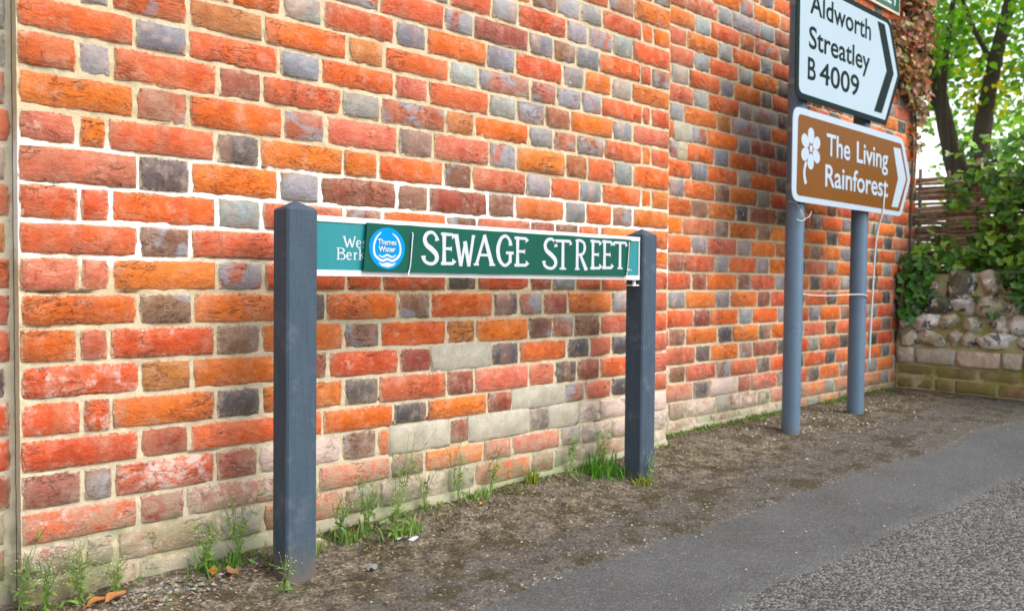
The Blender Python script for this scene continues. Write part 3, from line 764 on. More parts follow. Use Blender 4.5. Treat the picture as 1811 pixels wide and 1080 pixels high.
# ------------------------------------------------------------------ tall direction sign: two poles, two panels
def pole_mat():
    t = NT('galvanised_paint', .34, .4); n = t.noise(9, 6, .6); n2 = t.noise(70, 5, .7)
    c = t.mix(n, (.075, .125, .180), (.115, .178, .25)); c = t.mix(t.ramp(n2, .58, .78), c, (.15, .21, .275)); 
    z = t.sep(t.pos)[2]
    c = t.mix(t.math('MULTIPLY', t.ramp(t.math('ADD', z, t.math('MULTIPLY', n2, -.15)), .06, -.02), .6), c, (.12, .10, .08))
    t.col(c); t.rough(t.mix(n, (.28,)*3, (.5,)*3)); t.bump(n2, .12, .001); return t.m
M['pole'] = pole_mat()
M['sign_dark'] = simple('sign_black', (.003, .013, .012), .6, .06, .1, 20)
M['sign_white'] = simple('sign_white_reflective', (.31, .40, .455), .45, .2, .05, 6)
M['sign_brown'] = simple('sign_brown', (.150, .054, .004), .55, .12, .10, 5)
M['sign_border'] = simple('sign_border_white', (.36, .43, .50), .5, .15, .04, 30)
M['sign_back'] = simple('sign_back', (.20, .21, .22), .5, .4, .1, 20)
DS = empty('direction_sign', (3.44, -.16, zg(3.44, -.16)), 'tall road direction sign, white panel above brown panel on two grey poles', 'road sign')
def pole(u, y, ztop, lean, seam=None):
    zb = zg(u, y)-.15; mb = MB(); n = 28; r = .038
    hs = [zb, zb+.5]+([seam-.0015, seam, seam+.0015] if seam else [])+[ztop]
    rr = [r, r]+([r+.0002, r+.0016, r+.0002] if seam else [])+[r]
    mb.tube([(u+lean*(h-zb), y, h) for h in hs], rr, n); return mb.build('pole', M['pole'], DS, absloc(DS), True)
def smooth_by_angle(o, a=40):
    bm = bmesh.new(); bm.from_mesh(o.data)
    for e in bm.edges:
        if len(e.link_faces) == 2 and e.calc_face_angle(0) > R(a): e.smooth = False
    bm.to_mesh(o.data); bm.free()
for o in (pole(3.138, -.16, 1.95, .010, .53), pole(3.735, -.16, 1.95, .011)): smooth_by_angle(o)
def rounded(pts, rad, n=5):
    out = []; m_ = len(pts)
    for i in range(m_):
        p = Vector((*pts[i], 0)); a = Vector((*pts[i-1], 0)); b = Vector((*pts[(i+1) % m_], 0)); r = rad[i]
        if r <= 0: out.append(pts[i]); continue
        da = (a-p).normalized()*r; db = (b-p).normalized()*r
        for k in range(n+1):
            t = k/n; q = (p+da)*(1-t)**2+p*2*t*(1-t)+(p+db)*t*t; out.append((q.x, q.y))
    return out
YS = -.222
def panel_layers(name, outer, orad, edge_c, inner, irad, face_c, label):
    mb = MB(); mb.prism(rounded(outer, orad), YS+.0005, YS+.0035); p = mb.build(name, M[edge_c], DS, absloc(DS), fixn=True); p['label'] = label
    mb = MB(); mb.prism(rounded(inner, irad), YS-.0004, YS+.0004); mb.build('panel_face', M[face_c], p, absloc(DS), fixn=True)
    return p
wp = panel_layers('white_panel', [(3.022,1.469),(3.872,1.469),(4.020,1.727),(3.897,1.976),(3.022,1.976)][::-1], [.05,.0,.02,.05,.05][::-1], 'sign_dark',
                  [(3.050,1.494),(3.858,1.494),(3.986,1.727),(3.877,1.951),(3.050,1.951)][::-1], [.035,.0,.01,.03,.035][::-1], 'sign_white', 'white panel with black border and chevron')
YT = YS-.0010
text('Aldworth', 3.131, 3.692, 1.833, .090, YT, M['sign_dark'], wp, .014)
text('Streatley', 3.125, 3.687, 1.689, .092, YT, M['sign_dark'], wp, .014)
text('B', 3.119, 3.186, 1.559, .092, YT, M['sign_dark'], wp, .014)
text('4009', 3.219, 3.583, 1.559, .092, YT, M['sign_dark'], wp, .014)
def flat(pts, y, name, mat, parent):
    mb = MB(); mb.prism(pts, y, y+.0004); return mb.build(name, mat, parent, absloc(parent), fixn=True)
flat([(3.757,1.938),(3.833,1.938),(3.943,1.727),(3.818,1.519),(3.738,1.519),(3.864,1.727)], YT, 'chevron', M['sign_dark'], wp)
bp = panel_layers('brown_panel', [(3.008,1.049),(4.060,1.049),(4.164,1.238),(4.068,1.434),(3.008,1.434)][::-1], [.055,.03,.02,.045,.055][::-1], 'sign_border',
                  [(3.044,1.075),(4.040,1.072),(4.128,1.236),(4.046,1.404),(3.050,1.407)][::-1], [.025,.008,.005,.015,.025][::-1], 'sign_brown', 'brown panel with white border, flower and chevron')
text('The', 3.289, 3.508, 1.261, .097, YT, M['sign_border'], bp, .022)
text('Living', 3.570, 3.898, 1.261, .097, YT, M['sign_border'], bp, .022)
text('Rainforest', 3.281, 3.904, 1.128, .097, YT, M['sign_border'], bp, .022)
flat([(3.956,1.377),(4.034,1.379),(4.108,1.236),(4.019,1.090),(3.947,1.089),(4.015,1.231)], YT, 'chevron', M['sign_border'], bp)
fl = MB(); fc, fz = 3.155, 1.276
for k in range(6):
    a = math.pi/2+k*math.pi/3; dx, dz = math.cos(a), math.sin(a)
    P = []
    for i in range(18):
        t = 2*math.pi*i/18; l = .053+.034*math.cos(t); w_ = .0262*math.sin(t)*(1+.15*math.cos(t))
        P.append((fc+dx*l-dz*w_, fz+dz*l+dx*w_))
    fl.prism(P, YT-.00002*k, YT+.0004)
ink = Ink(YT-.0002); 
fl.build('flower', M['sign_border'], bp, absloc(bp), fixn=True)
ring = MB(); ring.prism([(fc+.019*math.cos(2*math.pi*i/20), fz+.021*math.sin(2*math.pi*i/20)) for i in range(20)], YT-.0006, YT-.0002); ring.build('flower_ring', M['sign_brown'], bp, absloc(bp), fixn=True)
ring = MB(); ring.prism([(fc+.013*math.cos(2*math.pi*i/20), fz+.015*math.sin(2*math.pi*i/20)) for i in range(20)], YT-.0010, YT-.0006); ring.build('flower_heart', M['sign_border'], bp, absloc(bp), fixn=True)
ink.stroke([(3.119,1.218,.017),(3.106,1.190,.018),(3.104,1.160,.019),(3.118,1.126,.020)], True); ink.done('flower_stem', M['sign_border'], bp)
for z in (1.56, 1.89, 1.12, 1.36):
    mb = MB(); mb.box((3.06, -.2183, z-.012), (3.93, -.200, z+.012)); mb.build('rail', M['sign_back'], DS, absloc(DS))
    for pu in (3.138+.010*z, 3.735+.011*z):
        mb = MB(); mb.tube([(pu, -.16, z-.012), (pu, -.16, z+.012)], .0405, 20); mb.build('clamp', M['sign_back'], DS, absloc(DS))
tie([(3.108,-.150,1.06),(3.106,-.190,1.045),(3.115,-.206,1.012),(3.137,-.207,.990),(3.150,-.2025,.984),(3.130,-.212,.978),(3.095,-.215,.972),(3.045,-.225,.975)], 'loose white cable tie hanging on the left pole under the brown panel', .0018)
tie([(3.150,-.204,.985),(3.175,-.205,.992),(3.195,-.204,1.004),(3.205,-.203,1.020)], 'short white tail of tie sticking out beside the left pole', .0016)
tie([(3.862,-.2255,1.175),(3.854,-.2258,1.12),(3.846,-.2258,1.06),(3.842,-.2235,1.04),(3.833,-.2050,.95),(3.822,-.2000,.80),(3.812,-.1990,.66),(3.800,-.1985,.50),(3.790,-.1980,.33)], 'white string hanging from the brown panel along the right pole', .0042, 'string')
tie([(3.186,-.160,.672),(3.30,-.168,.662),(3.45,-.18,.660),(3.60,-.19,.664),(3.70,-.2012,.664),(3.75,-.2022,.655),(3.785,-.185,.648),(3.790,-.16,.648)], 'thin grey wire stretched between the two tall poles', .0028, 'wire')

# green name plate fixed to the wall behind
M['plate_green'] = simple('green_enamel', (.006, .085, .045), .4, .4, .15, 20)
M['cream'] = simple('cream_enamel', (.55, .52, .40), .5, .3, .1, 30)
np_ = empty('street_nameplate', (4.3, .085, 2.25), 'green street nameplate with cream border on the wall above the white panel', 'nameplate')
mb = MB(); mb.box((3.72, .078, 2.252), (4.716, .092, 2.412)); q = mb.build('plate_frame', M['cream'], np_, absloc(np_))
mb = MB(); mb.box((3.734, .0755, 2.266), (4.702, .0778, 2.398)); q = mb.build('plate', M['plate_green'], np_, absloc(np_))
text('STREET', 4.235, 4.683, 2.290, .088, .0748, M['white_p'], np_, .01)

# ------------------------------------------------------------------ flint wall across the end
def coloured(name, rough=.85, moss=.0, moss_c=(.09, .10, .02), bump=.8, bd=.006, sc=22, white=False):
    t = NT(name, rough, .3); col = t.attr('Col').outputs['Color']
    n = t.noise(sc, 6, .7); n2 = t.noise(sc*6, 5, .7); big = t.noise(6, 4, .6)
    c = t.mix(t.ramp(n, .3, .7), t.mix(1.0, col, (.62, .60, .56), 'MULTIPLY'), t.mix(1.0, col, (1.2, 1.18, 1.15), 'MULTIPLY'))
    c = t.mix(t.ramp(n2, .55, .8), c, t.mix(1.0, c, (.6, .58, .55), 'MULTIPLY'))
    if white:   # chalky rind broken by dark glassy flint
        k_ = t.noise(11, 5, .65, None, .8); c = t.mix(t.ramp(k_, .56, .60), c, (.10, .10, .11)); c = t.mix(t.ramp(t.noise(16, 5, .7, t.vmath('ADD', t.pos, (4., 1., 2.))), .52, .60), c, (.72, .70, .66))
    if moss:
        c = t.mix(t.math('MULTIPLY', t.math('MULTIPLY', t.ramp(big, .36, .60), t.ramp(n, .25, .6)), moss), c, moss_c)
    t.col(c); t.bump(t.math('ADD', n, t.math('MULTIPLY', n2, .4)), bump, bd); return t.m
M['flint'] = coloured('flint', .6, .55, (.17, .16, .04), white=True, bd=.012); M['mossbrick'] = coloured('mossy_brick', .9, .8, (.16, .16, .03))
M['copingstone'] = coloured('rough_coping', .9, .25)
def flint_mortar():
    t = NT('flint_mortar', .95, .15); n = t.noise(8, 6, .7); n2 = t.noise(60, 5, .7)
    c = t.mix(n2, (.30, .26, .14), (.50, .44, .28)); c = t.mix(t.ramp(n, .42, .62), c, (.26, .26, .06)); t.col(c); t.bump(n2, .9, .008); return t.m
M['fmortar'] = flint_mortar()
FU = 4.78
fw = empty('flint_wall', (FU+.15, -.8, zg(FU, -.8)-.02), 'low mossy flint and brick wall closing the verge beyond the poles', 'stone wall')
def face_u(z): return FU+.02+max(0, z-.37)*.13
mb = MB(); ys = np.linspace(.090, -1.75, 60); zs = np.linspace(0, .80, 30)
Y_, Z_ = np.meshgrid(ys, zs)
topn = .78+.06*(fbm(ys*4+2, ys*0+3, 3)-.5)
Zt = Z_/.80*topn[None, :]
Ud = np.vectorize(face_u)(Zt)+np.where(Zt < .37, -.012, -.006)+(fbm(Y_*14, Zt*14, 3)-.5)*np.where(Zt < .37, .006, .03)
nv = len(ys)
mb.v = [(float(Ud[i, j]), float(Y_[i, j]), float(Zt[i, j])) for i in range(30) for j in range(nv)]
mb.f = [(i*nv+j, i*nv+j+1, (i+1)*nv+j+1, (i+1)*nv+j) for i in range(29) for j in range(nv-1)]
k0 = len(mb.v)
for j in range(nv): mb.v.append((FU+.40, float(ys[j]), float(topn[j]-.03)))
for j in range(nv): mb.v.append((FU+.40, float(ys[j]), 0))
mb.f += [(29*nv+j, 29*nv+j+1, k0+j+1, k0+j) for j in range(nv-1)]+[(k0+j, k0+j+1, k0+nv+j+1, k0+nv+j) for j in range(nv-1)]
mb.f.append(tuple(i*nv+nv-1 for i in range(30))+(k0+nv-1, k0+2*nv-1))
mb.build('mortar', M['fmortar'], fw, absloc(fw), True, True)
def brick_across(parent, y0, y1, z0, z1, u, mat, col, seed, chip=1.0, dep=.06, name='brick'):
    rg = random.Random(seed); V, F, E_ = brick_verts(y1-y0, z1-z0, dep, rg, chip=chip)
    V = [(yy, -x, z) for x, yy, z in V]                      # face towards -x
    me = bpy.data.meshes.new(name); me.from_pydata(V, [], F); me.update()
    set_attr(me, 'Col', [(*col, 1)]*len(V))
    return link(name, me, mat, parent, (u, (y0+y1)/2, (z0+z1)/2), True)
for r in range(4):
    y = .088-(.09 if r % 2 else .0); z0 = .045+r*.0735; first = True
    y = .088
    while y > -1.7:
        L = rng.choice((.215, .222, .105)) if not first else (.105 if r % 2 else .21)
        first = False
        c = rng.choice(((.34,.19,.10),(.28,.19,.10),(.30,.22,.11),(.22,.17,.11)))
        if r == 3: c = rng.choice(((.52,.46,.38),(.54,.43,.35),(.50,.46,.40)))
        hgt = .064 if r < 3 else .088
        dz_ = zg(FU, y)-zg(FU, .09)
        brick_across(fw, y-L+.006, y-.006, z0+rng.uniform(-.003,.003)+dz_, z0+hgt+rng.uniform(-.004,.004)+dz_, FU+(.004 if r < 3 else -.012)+rng.uniform(-.004,.004), M['mossbrick'] if r < 3 else M['copingstone'], c, rng.random(), 1.5 if r < 3 else 3.0)
        y -= L
def stone_mesh(sx, sy, sz, rg, sub=2):
    bm = bmesh.new(); bmesh.ops.create_icosphere(bm, subdivisions=sub, radius=1)
    off = [Vector((rg.uniform(-1,1), rg.uniform(-1,1), rg.uniform(-1,1))).normalized() for _ in range(5)]
    cut = [rg.uniform(.45, .8) for _ in range(5)]; sd_ = Vector((rg.uniform(0,50), rg.uniform(0,50), rg.uniform(0,50)))
    for v in bm.verts:
        d = v.co.copy()
        for o, c in zip(off, cut):
            k = d.dot(o)
            if k > c: d -= o*(k-c)*.85
        d *= 1+.30*(noise.noise(v.co*1.7+sd_)+.6*noise.noise(v.co*4+sd_))
        v.co = Vector((math.copysign(abs(d.x)**.8, d.x)*sx, math.copysign(abs(d.y)**.8, d.y)*sy, math.copysign(abs(d.z)**.85, d.z)*sz))
    me = bpy.data.meshes.new('stone'); bm.to_mesh(me); bm.free(); return me
rowz = [(.362,.452),(.452,.545),(.545,.640),(.640,.79)]
for r, (za, zb_) in enumerate(rowz):
    y = .085
    while y > -1.7:
        L = rng.uniform(.075, .19)*(1.2 if r == 3 else 1)
        c = rng.choice(((.72,.70,.66),(.80,.79,.77),(.45,.41,.33),(.55,.49,.37),(.08,.08,.085),(.66,.62,.52),(.50,.44,.35)))
        if r == 3 and -.12 < y < .1: c = (.38,.24,.16)
        me = stone_mesh(.058, L*.58, (zb_-za)*.60, rng, 3)
        set_attr(me, 'Col', [(*c, 1)]*len(me.vertices))
        zc = (za+zb_)/2+rng.uniform(-.008,.008)
        if r == 3 and y > -.02: zc -= .03
        o = link('stone', me, M['flint'], fw, (face_u(zc)+.008+rng.uniform(-.012,.008), y-L/2, zc), True)
        o.rotation_euler = (rng.uniform(-.15,.15), 0, rng.uniform(-.15,.15))
        y -= L*.97

# ------------------------------------------------------------------ woven hurdle
M['wattle'] = coloured('wattle', .9, .0, bump=.8, bd=.004, sc=40)
hd = empty('wattle_fence', (5.06, -.6, .5), 'woven wattle hurdle fence standing above the flint wall', 'fence')
HU = 5.06
for k in range(33):
    z = .70+k*.0200+rng.uniform(-.004,.004); mb = MB(); ph = k % 2
    ya, yb_ = .30+rng.uniform(-.05,.05), -1.75+rng.uniform(-.1,.1)
    P = []
    n = 28
    for i in range(n+1):
        y = ya+(yb_-ya)*i/n
        P.append((HU+.016*math.cos(math.pi*(y/.16)+math.pi*ph), y, z+.012*math.sin(y*5+k)*.6+rng.uniform(-.003,.003)))
    mb.tube(P, [rng.uniform(.0095,.0130)]*len(P), 5); o = mb.build('rod', M['wattle'], hd, absloc(hd), True)
    c = rng.choice(((.34,.25,.17),(.42,.31,.22),(.26,.19,.13),(.48,.38,.28)))
    set_attr(o.data, 'Col', [(*c, 1)]*len(o.data.vertices))
for k in range(12):
    y = .24-k*.16; mb = MB(); mb.tube([(HU, y, .40), (HU+rng.uniform(-.004,.004), y, 1.385+rng.uniform(0,.03))], [.012,.010], 6)
    o = mb.build('upright', M['wattle'], hd, absloc(hd), True); set_attr(o.data, 'Col', [(.17,.12,.08,1)]*len(o.data.vertices))
mb = MB(); mb.tube([(5.30,-.17,.6),(5.30,-.17,1.2),(5.295,-.168,1.475)], [.022,.021,.018], 9)
st_ = mb.build('stake', M['wattle'], None, (5.30,-.17,.3), False); set_attr(st_.data, 'Col', [(.42,.33,.24,1)]*len(st_.data.vertices))
tag(st_, 'pale wooden stake poking up behind the wattle fence', 'stake')

# ------------------------------------------------------------------ foliage
def leaf_mat(name, trans=.45, rough=.45, tint=(1.35, 1.6, .5)):
    t = NT(name, rough, .35); col = t.attr('Col').outputs['Color']; n = t.noise(60, 3, .5)
    c = t.mix(n, t.mix(1.0, col, (.8,.8,.8), 'MULTIPLY'), t.mix(1.0, col, (1.2,1.2,1.2), 'MULTIPLY')); t.col(c)
    tr = t.N.new('ShaderNodeBsdfTranslucent'); t.L.new(t.mix(1.0, c, tint, 'MULTIPLY'), tr.inputs['Color'])
    mx = t.N.new('ShaderNodeMixShader'); mx.inputs[0].default_value = trans
    out = t.N['Material Output']; t.L.new(t.b.outputs[0], mx.inputs[1]); t.L.new(tr.outputs[0], mx.inputs[2]); t.L.new(mx.outputs[0], out.inputs[0])
    return t.m
M['leaf'] = leaf_mat('tree_leaf', .6); M['ivy'] = leaf_mat('ivy_leaf', .22, .33); M['weed'] = leaf_mat('weed_leaf', .35, .6); M['deadleaf'] = leaf_mat('dead_leaf', .2, .8, (1.2, .9, .6))
M['bark'] = simple('bark', (.075, .058, .042), .9, .2, .35, 14, .8, 40, .01)
M['stem'] = simple('climber_stem', (.13, .085, .05), .9, .2, .3, 30)
LEAF_O = [(0,0),(.30,.22),(.36,.55),(.0,1.0),(-.36,.55),(-.30,.22)]
LEAF_I = [(0,0),(.34,-.05),(.52,.30),(.26,.46),(.22,.72),(0,1.0),(-.22,.72),(-.26,.46),(-.52,.30),(-.34,-.05)]
def leaves(name, pts, size, shape, colfn, mat, parent, face=None, rg=rng, spread=1.0):
    """pts: positions; one small bent leaf each"""
    n = len(shape); V = []; F = []; C = []
    for p in pts:
        s = rg.uniform(*size)
        nrm = Vector((rg.gauss(0,1), rg.gauss(0,1), rg.gauss(0,1)))
        if nrm.length < .1: nrm = Vector((0,0,1))
        nrm.normalize(); 
        if face is not None: nrm = (nrm*spread+face(p) if callable(face) else nrm*spread+face).normalized()
        a = nrm.cross(Vector((rg.gauss(0,1), rg.gauss(0,1), rg.gauss(0,1)-.8))).normalized(); b = nrm.cross(a)
        k = len(V); c = colfn(p, rg)
        for (x, y) in shape:
            q = Vector(p)+b*(x*s)+a*(y*s)+nrm*(abs(x)*s*.35-y*y*s*.18); V.append(tuple(q)); C.append((*c, 1))
        F.append(tuple(range(k, k+n)))
    o_ = absloc(parent); me = bpy.data.meshes.new(name); me.from_pydata([(v[0]-o_.x, v[1]-o_.y, v[2]-o_.z) for v in V], [], F); me.update()
    set_attr(me, 'Col', C); return link(name, me, mat, parent, o_)
def tree_at(base, stems, clumps, n, label, palette, size=(.06,.10), group='trees beyond the fence'):
    t = empty('tree', base, label, 'tree', group); mb = MB()
    for pts, r0, r1 in stems:
        P = catmull(pts, 5); m_ = len(P); mb.tube(P, [r0+(r1-r0)*i/(m_-1) for i in range(m_)], 9)
    mb.build('trunk', M['bark'], t, absloc(t), True)
    P = []; 
    for _ in range(n):
        c = rng.choice(clumps); g = Vector((rng.gauss(0,1), rng.gauss(0,1), rng.gauss(0,1))); 
        if g.length > 1.9: g *= 1.9/g.length
        P.append((c[0]+g.x*c[3], c[1]+g.y*c[3], c[2]+g.z*c[3]*.75))
    leaves('crown', P, size, LEAF_O, palette, M['leaf'], t, face=Vector((0,-.1,.5)), spread=.9)
    return t
def pal(base, yellow=None):
    def f(p, rg):
        b = rg.choice(base); k = rg.uniform(.7, 1.3)
        if yellow is not None:
            for (yc, yr) in yellow:
                if (Vector(p)-Vector(yc)).length < yr and rg.random() < .6: return (.62*k, .50*k, .02)
        return (b[0]*k, b[1]*k, b[2]*k)
    return f
GREENS = [(.13,.26,.022),(.17,.32,.03),(.09,.20,.025),(.21,.34,.03)]
def clumpset(c, rad, n, r0, seed):
    rg = random.Random(seed); out = []
    for _ in range(n):
        g = Vector((rg.gauss(0,1), rg.gauss(0,1), rg.gauss(0,1))).normalized()*rg.random()**.4
        out.append((c[0]+g.x*rad[0], c[1]+g.y*rad[1], c[2]+g.z*rad[2], r0*rg.uniform(.6,1.4)))
    return out
tree_at((9.0,1.15,.0), [([(9,1.2,.0),(9.02,1.2,.9),(9,1.22,1.75),(9.05,1.38,2.35),(9.1,1.52,3.0),(9.2,1.75,4.2)], .14, .05),
                        ([(9,1.12,.2),(8.95,1.08,1.5),(8.95,1.02,2.1),(8.9,.95,2.6),(8.85,.80,3.3),(8.9,.5,4.6)], .12, .045),
                        ([(9,1.2,1.6),(8.9,1.32,2.05),(8.8,1.33,2.7),(8.8,1.28,3.4),(8.9,1.2,4.4)], .05, .02),
                        ([(8.95,1.0,1.9),(8.8,.7,2.05),(8.7,.45,2.3),(8.6,.1,2.7)], .028, .01),
                        ([(9.05,1.4,2.5),(9.0,1.65,2.9),(8.9,1.85,3.5)], .035, .012), ([(8.9,.9,2.9),(8.8,1.1,3.4),(8.7,1.25,4.0)], .03, .01)],
        clumpset((9.0,1.1,3.9), (1.9,2.1,1.9), 60, .28, 3), 9000, 'leafy tree with forked trunk and yellow tufts behind the wattle fence', pal(GREENS, [((8.9,1.0,2.75),.42),((8.8,1.3,2.6),.3),((8.9,.9,3.7),.35),((9.0,1.15,3.2),.25)]))
tree_at((13.5,4.2,.0), [([(13.5,4.2,0),(13.4,4.1,1.6),(13.3,3.9,3.4),(13.4,3.7,5.5)], .17, .06), ([(13.3,3.95,2.4),(13.0,3.3,3.4),(12.9,2.8,4.6)], .07, .02)],
        clumpset((13.2,3.2,4.0), (3.0,2.8,3.2), 50, .38, 5), 4500, 'pale green tree farther back seen between the forked trunks', pal([(.20,.34,.05),(.16,.28,.05),(.25,.38,.07)]), (.08,.13))
tree_at((7.6,-.9,.0), [([(7.6,-.9,0),(7.6,-.85,1.2),(7.5,-.7,2.4),(7.5,-.6,4.0)], .09, .03), ([(7.55,-.8,1.6),(7.4,-.4,2.4),(7.35,-.1,3.3)], .04, .012)],
        clumpset((7.6,-.7,3.2), (1.0,1.0,1.4), 30, .22, 8), 2200, 'dark green tree at the right edge behind the ivy', pal([(.09,.19,.02),(.12,.24,.02),(.15,.27,.025)]))

# ivy over flint wall and fence
iv = empty('ivy', (4.95,-.9,.6), 'dense green ivy spilling over the flint wall and wattle fence', 'ivy')
P = []; rg = random.Random(21)
while len(P) < 3400:
    y = rg.uniform(-1.75, .12); z = rg.uniform(.50, 1.55); d = fbm(np.array([y*5+9]), np.array([z*5+4]), 3)[0]
    dens = 0
    if y < -.24: dens = min(1, (-.24-y)/.10)*(1.0 if z > .80-.22*min(1, max(0, (-.42-y)/.15)) else .04)
    if -.28 < y < .08 and .80 < z < .93: dens = max(dens, .75)
    if y < -.10 and z > 1.16+.2*(y+.28 > 0): dens = max(dens, .55)
    if -.32 < y < -.05 and 1.14 < z < 1.36: dens = max(dens, .35)
    if -.25 < y < .05 and .93 < z < 1.1: dens = max(dens, .10)
    if z > 1.42+.06*math.sin(y*6): dens *= .35
    if rg.random() > dens*(.35+1.1*d): continue
    out = rg.uniform(0, .16) if y < -.28 else rg.uniform(-.02, .06)
    if z < .80: u = face_u(z)-.02-out*.5
    elif z < .95: u = rg.uniform(4.80, 5.05)
    else: u = HU-.03-out*1.2 if rg.random() < .8 else rg.uniform(HU, HU+.25)
    P.append((u, y, z))
def ivycol(p, rg):
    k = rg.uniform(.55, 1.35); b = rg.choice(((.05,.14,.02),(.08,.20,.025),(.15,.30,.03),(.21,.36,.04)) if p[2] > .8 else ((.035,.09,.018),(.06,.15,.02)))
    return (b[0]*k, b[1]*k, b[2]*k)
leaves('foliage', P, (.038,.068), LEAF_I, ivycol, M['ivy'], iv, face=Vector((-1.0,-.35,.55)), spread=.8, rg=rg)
mb = MB()
for _ in range(16):
    y = rg.uniform(-1.5,-.35); P = [(face_u(.8)+.10, y, .80)]
    for k in range(1, 6): P.append((face_u(.8)+.10+.02*k, P[-1][1]+rg.uniform(-.08,.08), .80+.12*k))
    mb.tube(P, .006, 5)
mb.build('stem', M['stem'], iv, absloc(iv))
iv2 = empty('ivy', (4.74,.04,.5), 'small clump of ivy hanging where the flint wall meets the brick wall', 'ivy')
P = []
while len(P) < 190:
    y = rg.uniform(-.09,.085); z = rg.uniform(.53,.86)
    if abs(y-.02) > .03+.10*min(1, (z-.50)/.2): continue
    P.append((face_u(z)-rg.uniform(.02,.09), y, z))
leaves('foliage', P, (.036,.062), LEAF_I, lambda p, g: tuple(x*g.uniform(.7,1.3) for x in g.choice(((.05,.15,.02),(.08,.21,.025),(.035,.10,.018)))), M['ivy'], iv2, face=Vector((-1,-.5,.5)), spread=.7, rg=rg)
mb = MB(); mb.tube([(4.77,.07,.40),(4.76,.06,.55),(4.77,.05,.75),(4.82,.06,.9)], .007, 6); mb.build('stem', M['stem'], iv2, absloc(iv2))

# withered climber on the wall corner
dc = empty('withered_climber', (4.85,.08,.9), 'withered brown climber clinging to the corner of the brick wall', 'climber')
P = []
while len(P) < 1700:
    z = rg.uniform(1.45, 2.75); a = (z-1.70)/.28; w_ = .05+.17*min(1, max(0, a)); uc = 5.0-w_*1.05
    u = rg.gauss(uc, w_*.62)
    if u > 5.06 or u < 4.50 or rg.random() > min(1, .06+max(0, a)*.9): continue
    if u < 4.76 and z > 2.20: continue
    P.append((u, REC_R-rg.uniform(.01,.07)*(1+.3*a), z))
leaves('foliage', P, (.030,.052), LEAF_O, lambda p, g: tuple(x*g.uniform(.6,1.35) for x in g.choice(((.30,.165,.075),(.38,.23,.11),(.20,.105,.05),(.44,.29,.16)))), M['deadleaf'], dc, face=Vector((0,-1,.2)), spread=1.1, rg=rg)
mb = MB()
mb.tube(catmull([(4.90,.088,.45),(4.93,.085,.8),(4.95,.086,1.2),(4.94,.083,1.6),(4.88,.080,2.0),(4.80,.080,2.6)]), .0065, 5); mb.tube(catmull([(4.95,.086,1.2),(5.00,.085,1.5),(4.96,.083,1.9),(4.93,.08,2.5)]), .005, 5)
mb.tube(catmull([(4.47,.089,1.05),(4.46,.088,.98),(4.50,.089,.90),(4.49,.089,.82),(4.52,.089,.74)]), .003, 4)
mb.build('stem', M['stem'], dc, absloc(dc))

# ------------------------------------------------------------------ weeds at the wall foot
M['flower'] = simple('tiny_white_flower', (.50, .54, .30), .6, .3, .1, 30)
WG = ((.14,.25,.05),(.19,.29,.07),(.25,.32,.10))
def weed(u, y, h, ns, seed, label, spread=.35, base=10, lean=0.0, cols=WG):
    rg = random.Random(seed); z = zg(u, y)+.004; t = empty('weed', (u, y, z), label, 'weed', 'weeds along the wall foot')
    sm = MB(); fl = MB(); LP = []; C = []
    for k in range(int(ns*1.7)):
        a = rg.uniform(0, 6.28); hh = h*rg.uniform(.5, 1.0); sp = spread*rg.uniform(.2, 1)*hh
        dx, dy = math.cos(a)*sp+lean*hh, math.sin(a)*sp*.45
        if y+dy > -.012: dy = -.012-y
        P = [(u+rg.uniform(-.012,.012), y+rg.uniform(-.008,.008), z)]
        for q in range(1, 6):
            f = q/5; P.append((u+dx*f**1.5+rg.uniform(-.006,.006), y+dy*f**1.5+rg.uniform(-.004,.004), z+hh*f*(1-.12*f)))
        sm.tube(P, [.0013-.0008*i/5 for i in range(6)], 3, False)
        for q in range(1, 5):
            for _ in range(2):
                if rg.random() < .55: LP.append((*P[q], rg.uniform(.010, .020)))
        for q in range(rg.randint(2, 4)):
            p = P[-1]; d = Vector((rg.gauss(0,.008), rg.gauss(0,.006), rg.gauss(-.004,.010)))
            c = Vector(p)+d; s = rg.uniform(.0010,.0020)
            fl.add([c+Vector((s,0,0)), c+Vector((0,s,0)), c-Vector((s,0,0)), c-Vector((0,s,0)), c+Vector((0,0,s)), c-Vector((0,0,s))], [(0,1,4),(1,2,4),(2,3,4),(3,0,4),(1,0,5),(2,1,5),(3,2,5),(0,3,5)])
        # side branches with seed pods
        for q in range(3):
            i = rg.randint(2, 4); p = Vector(P[i]); e = p+Vector((rg.gauss(0,.02), min(-.001, rg.gauss(-.008,.01)), rg.uniform(.015,.045)))
            sm.tube([p, e], [.0008,.0005], 3, False)
            s = .0013; fl.add([e+Vector((s,0,0)), e+Vector((0,s,0)), e-Vector((s,0,0)), e-Vector((0,s,0)), e+Vector((0,0,s)), e-Vector((0,0,s))], [(0,1,4),(1,2,4),(2,3,4),(3,0,4),(1,0,5),(2,1,5),(3,2,5),(0,3,5)])
    o = sm.build('stem', M['weed'], t, absloc(t)); c0 = rg.choice(cols); set_attr(o.data, 'Col', [(*c0, 1)]*len(o.data.vertices)); stuff(o)
    for _ in range(base): LP.append((u+rg.gauss(0,.022), min(-.008, y+rg.gauss(0,.012)), z+rg.uniform(0,.02), rg.uniform(.014,.030)))
    V = [p[:3] for p in LP]
    lo = leaves('foliage', V, (.010,.024), [(0,0),(.16,.3),(.14,.7),(0,1.0),(-.14,.7),(-.16,.3)], lambda p, g: tuple(x*g.uniform(.7,1.3) for x in g.choice(cols)), M['weed'], t, face=Vector((0,-.3,.9)), spread=1.0, rg=rg)
    stuff(lo); stuff(fl.build('flower', M['flower'], t, absloc(t)))
    return t
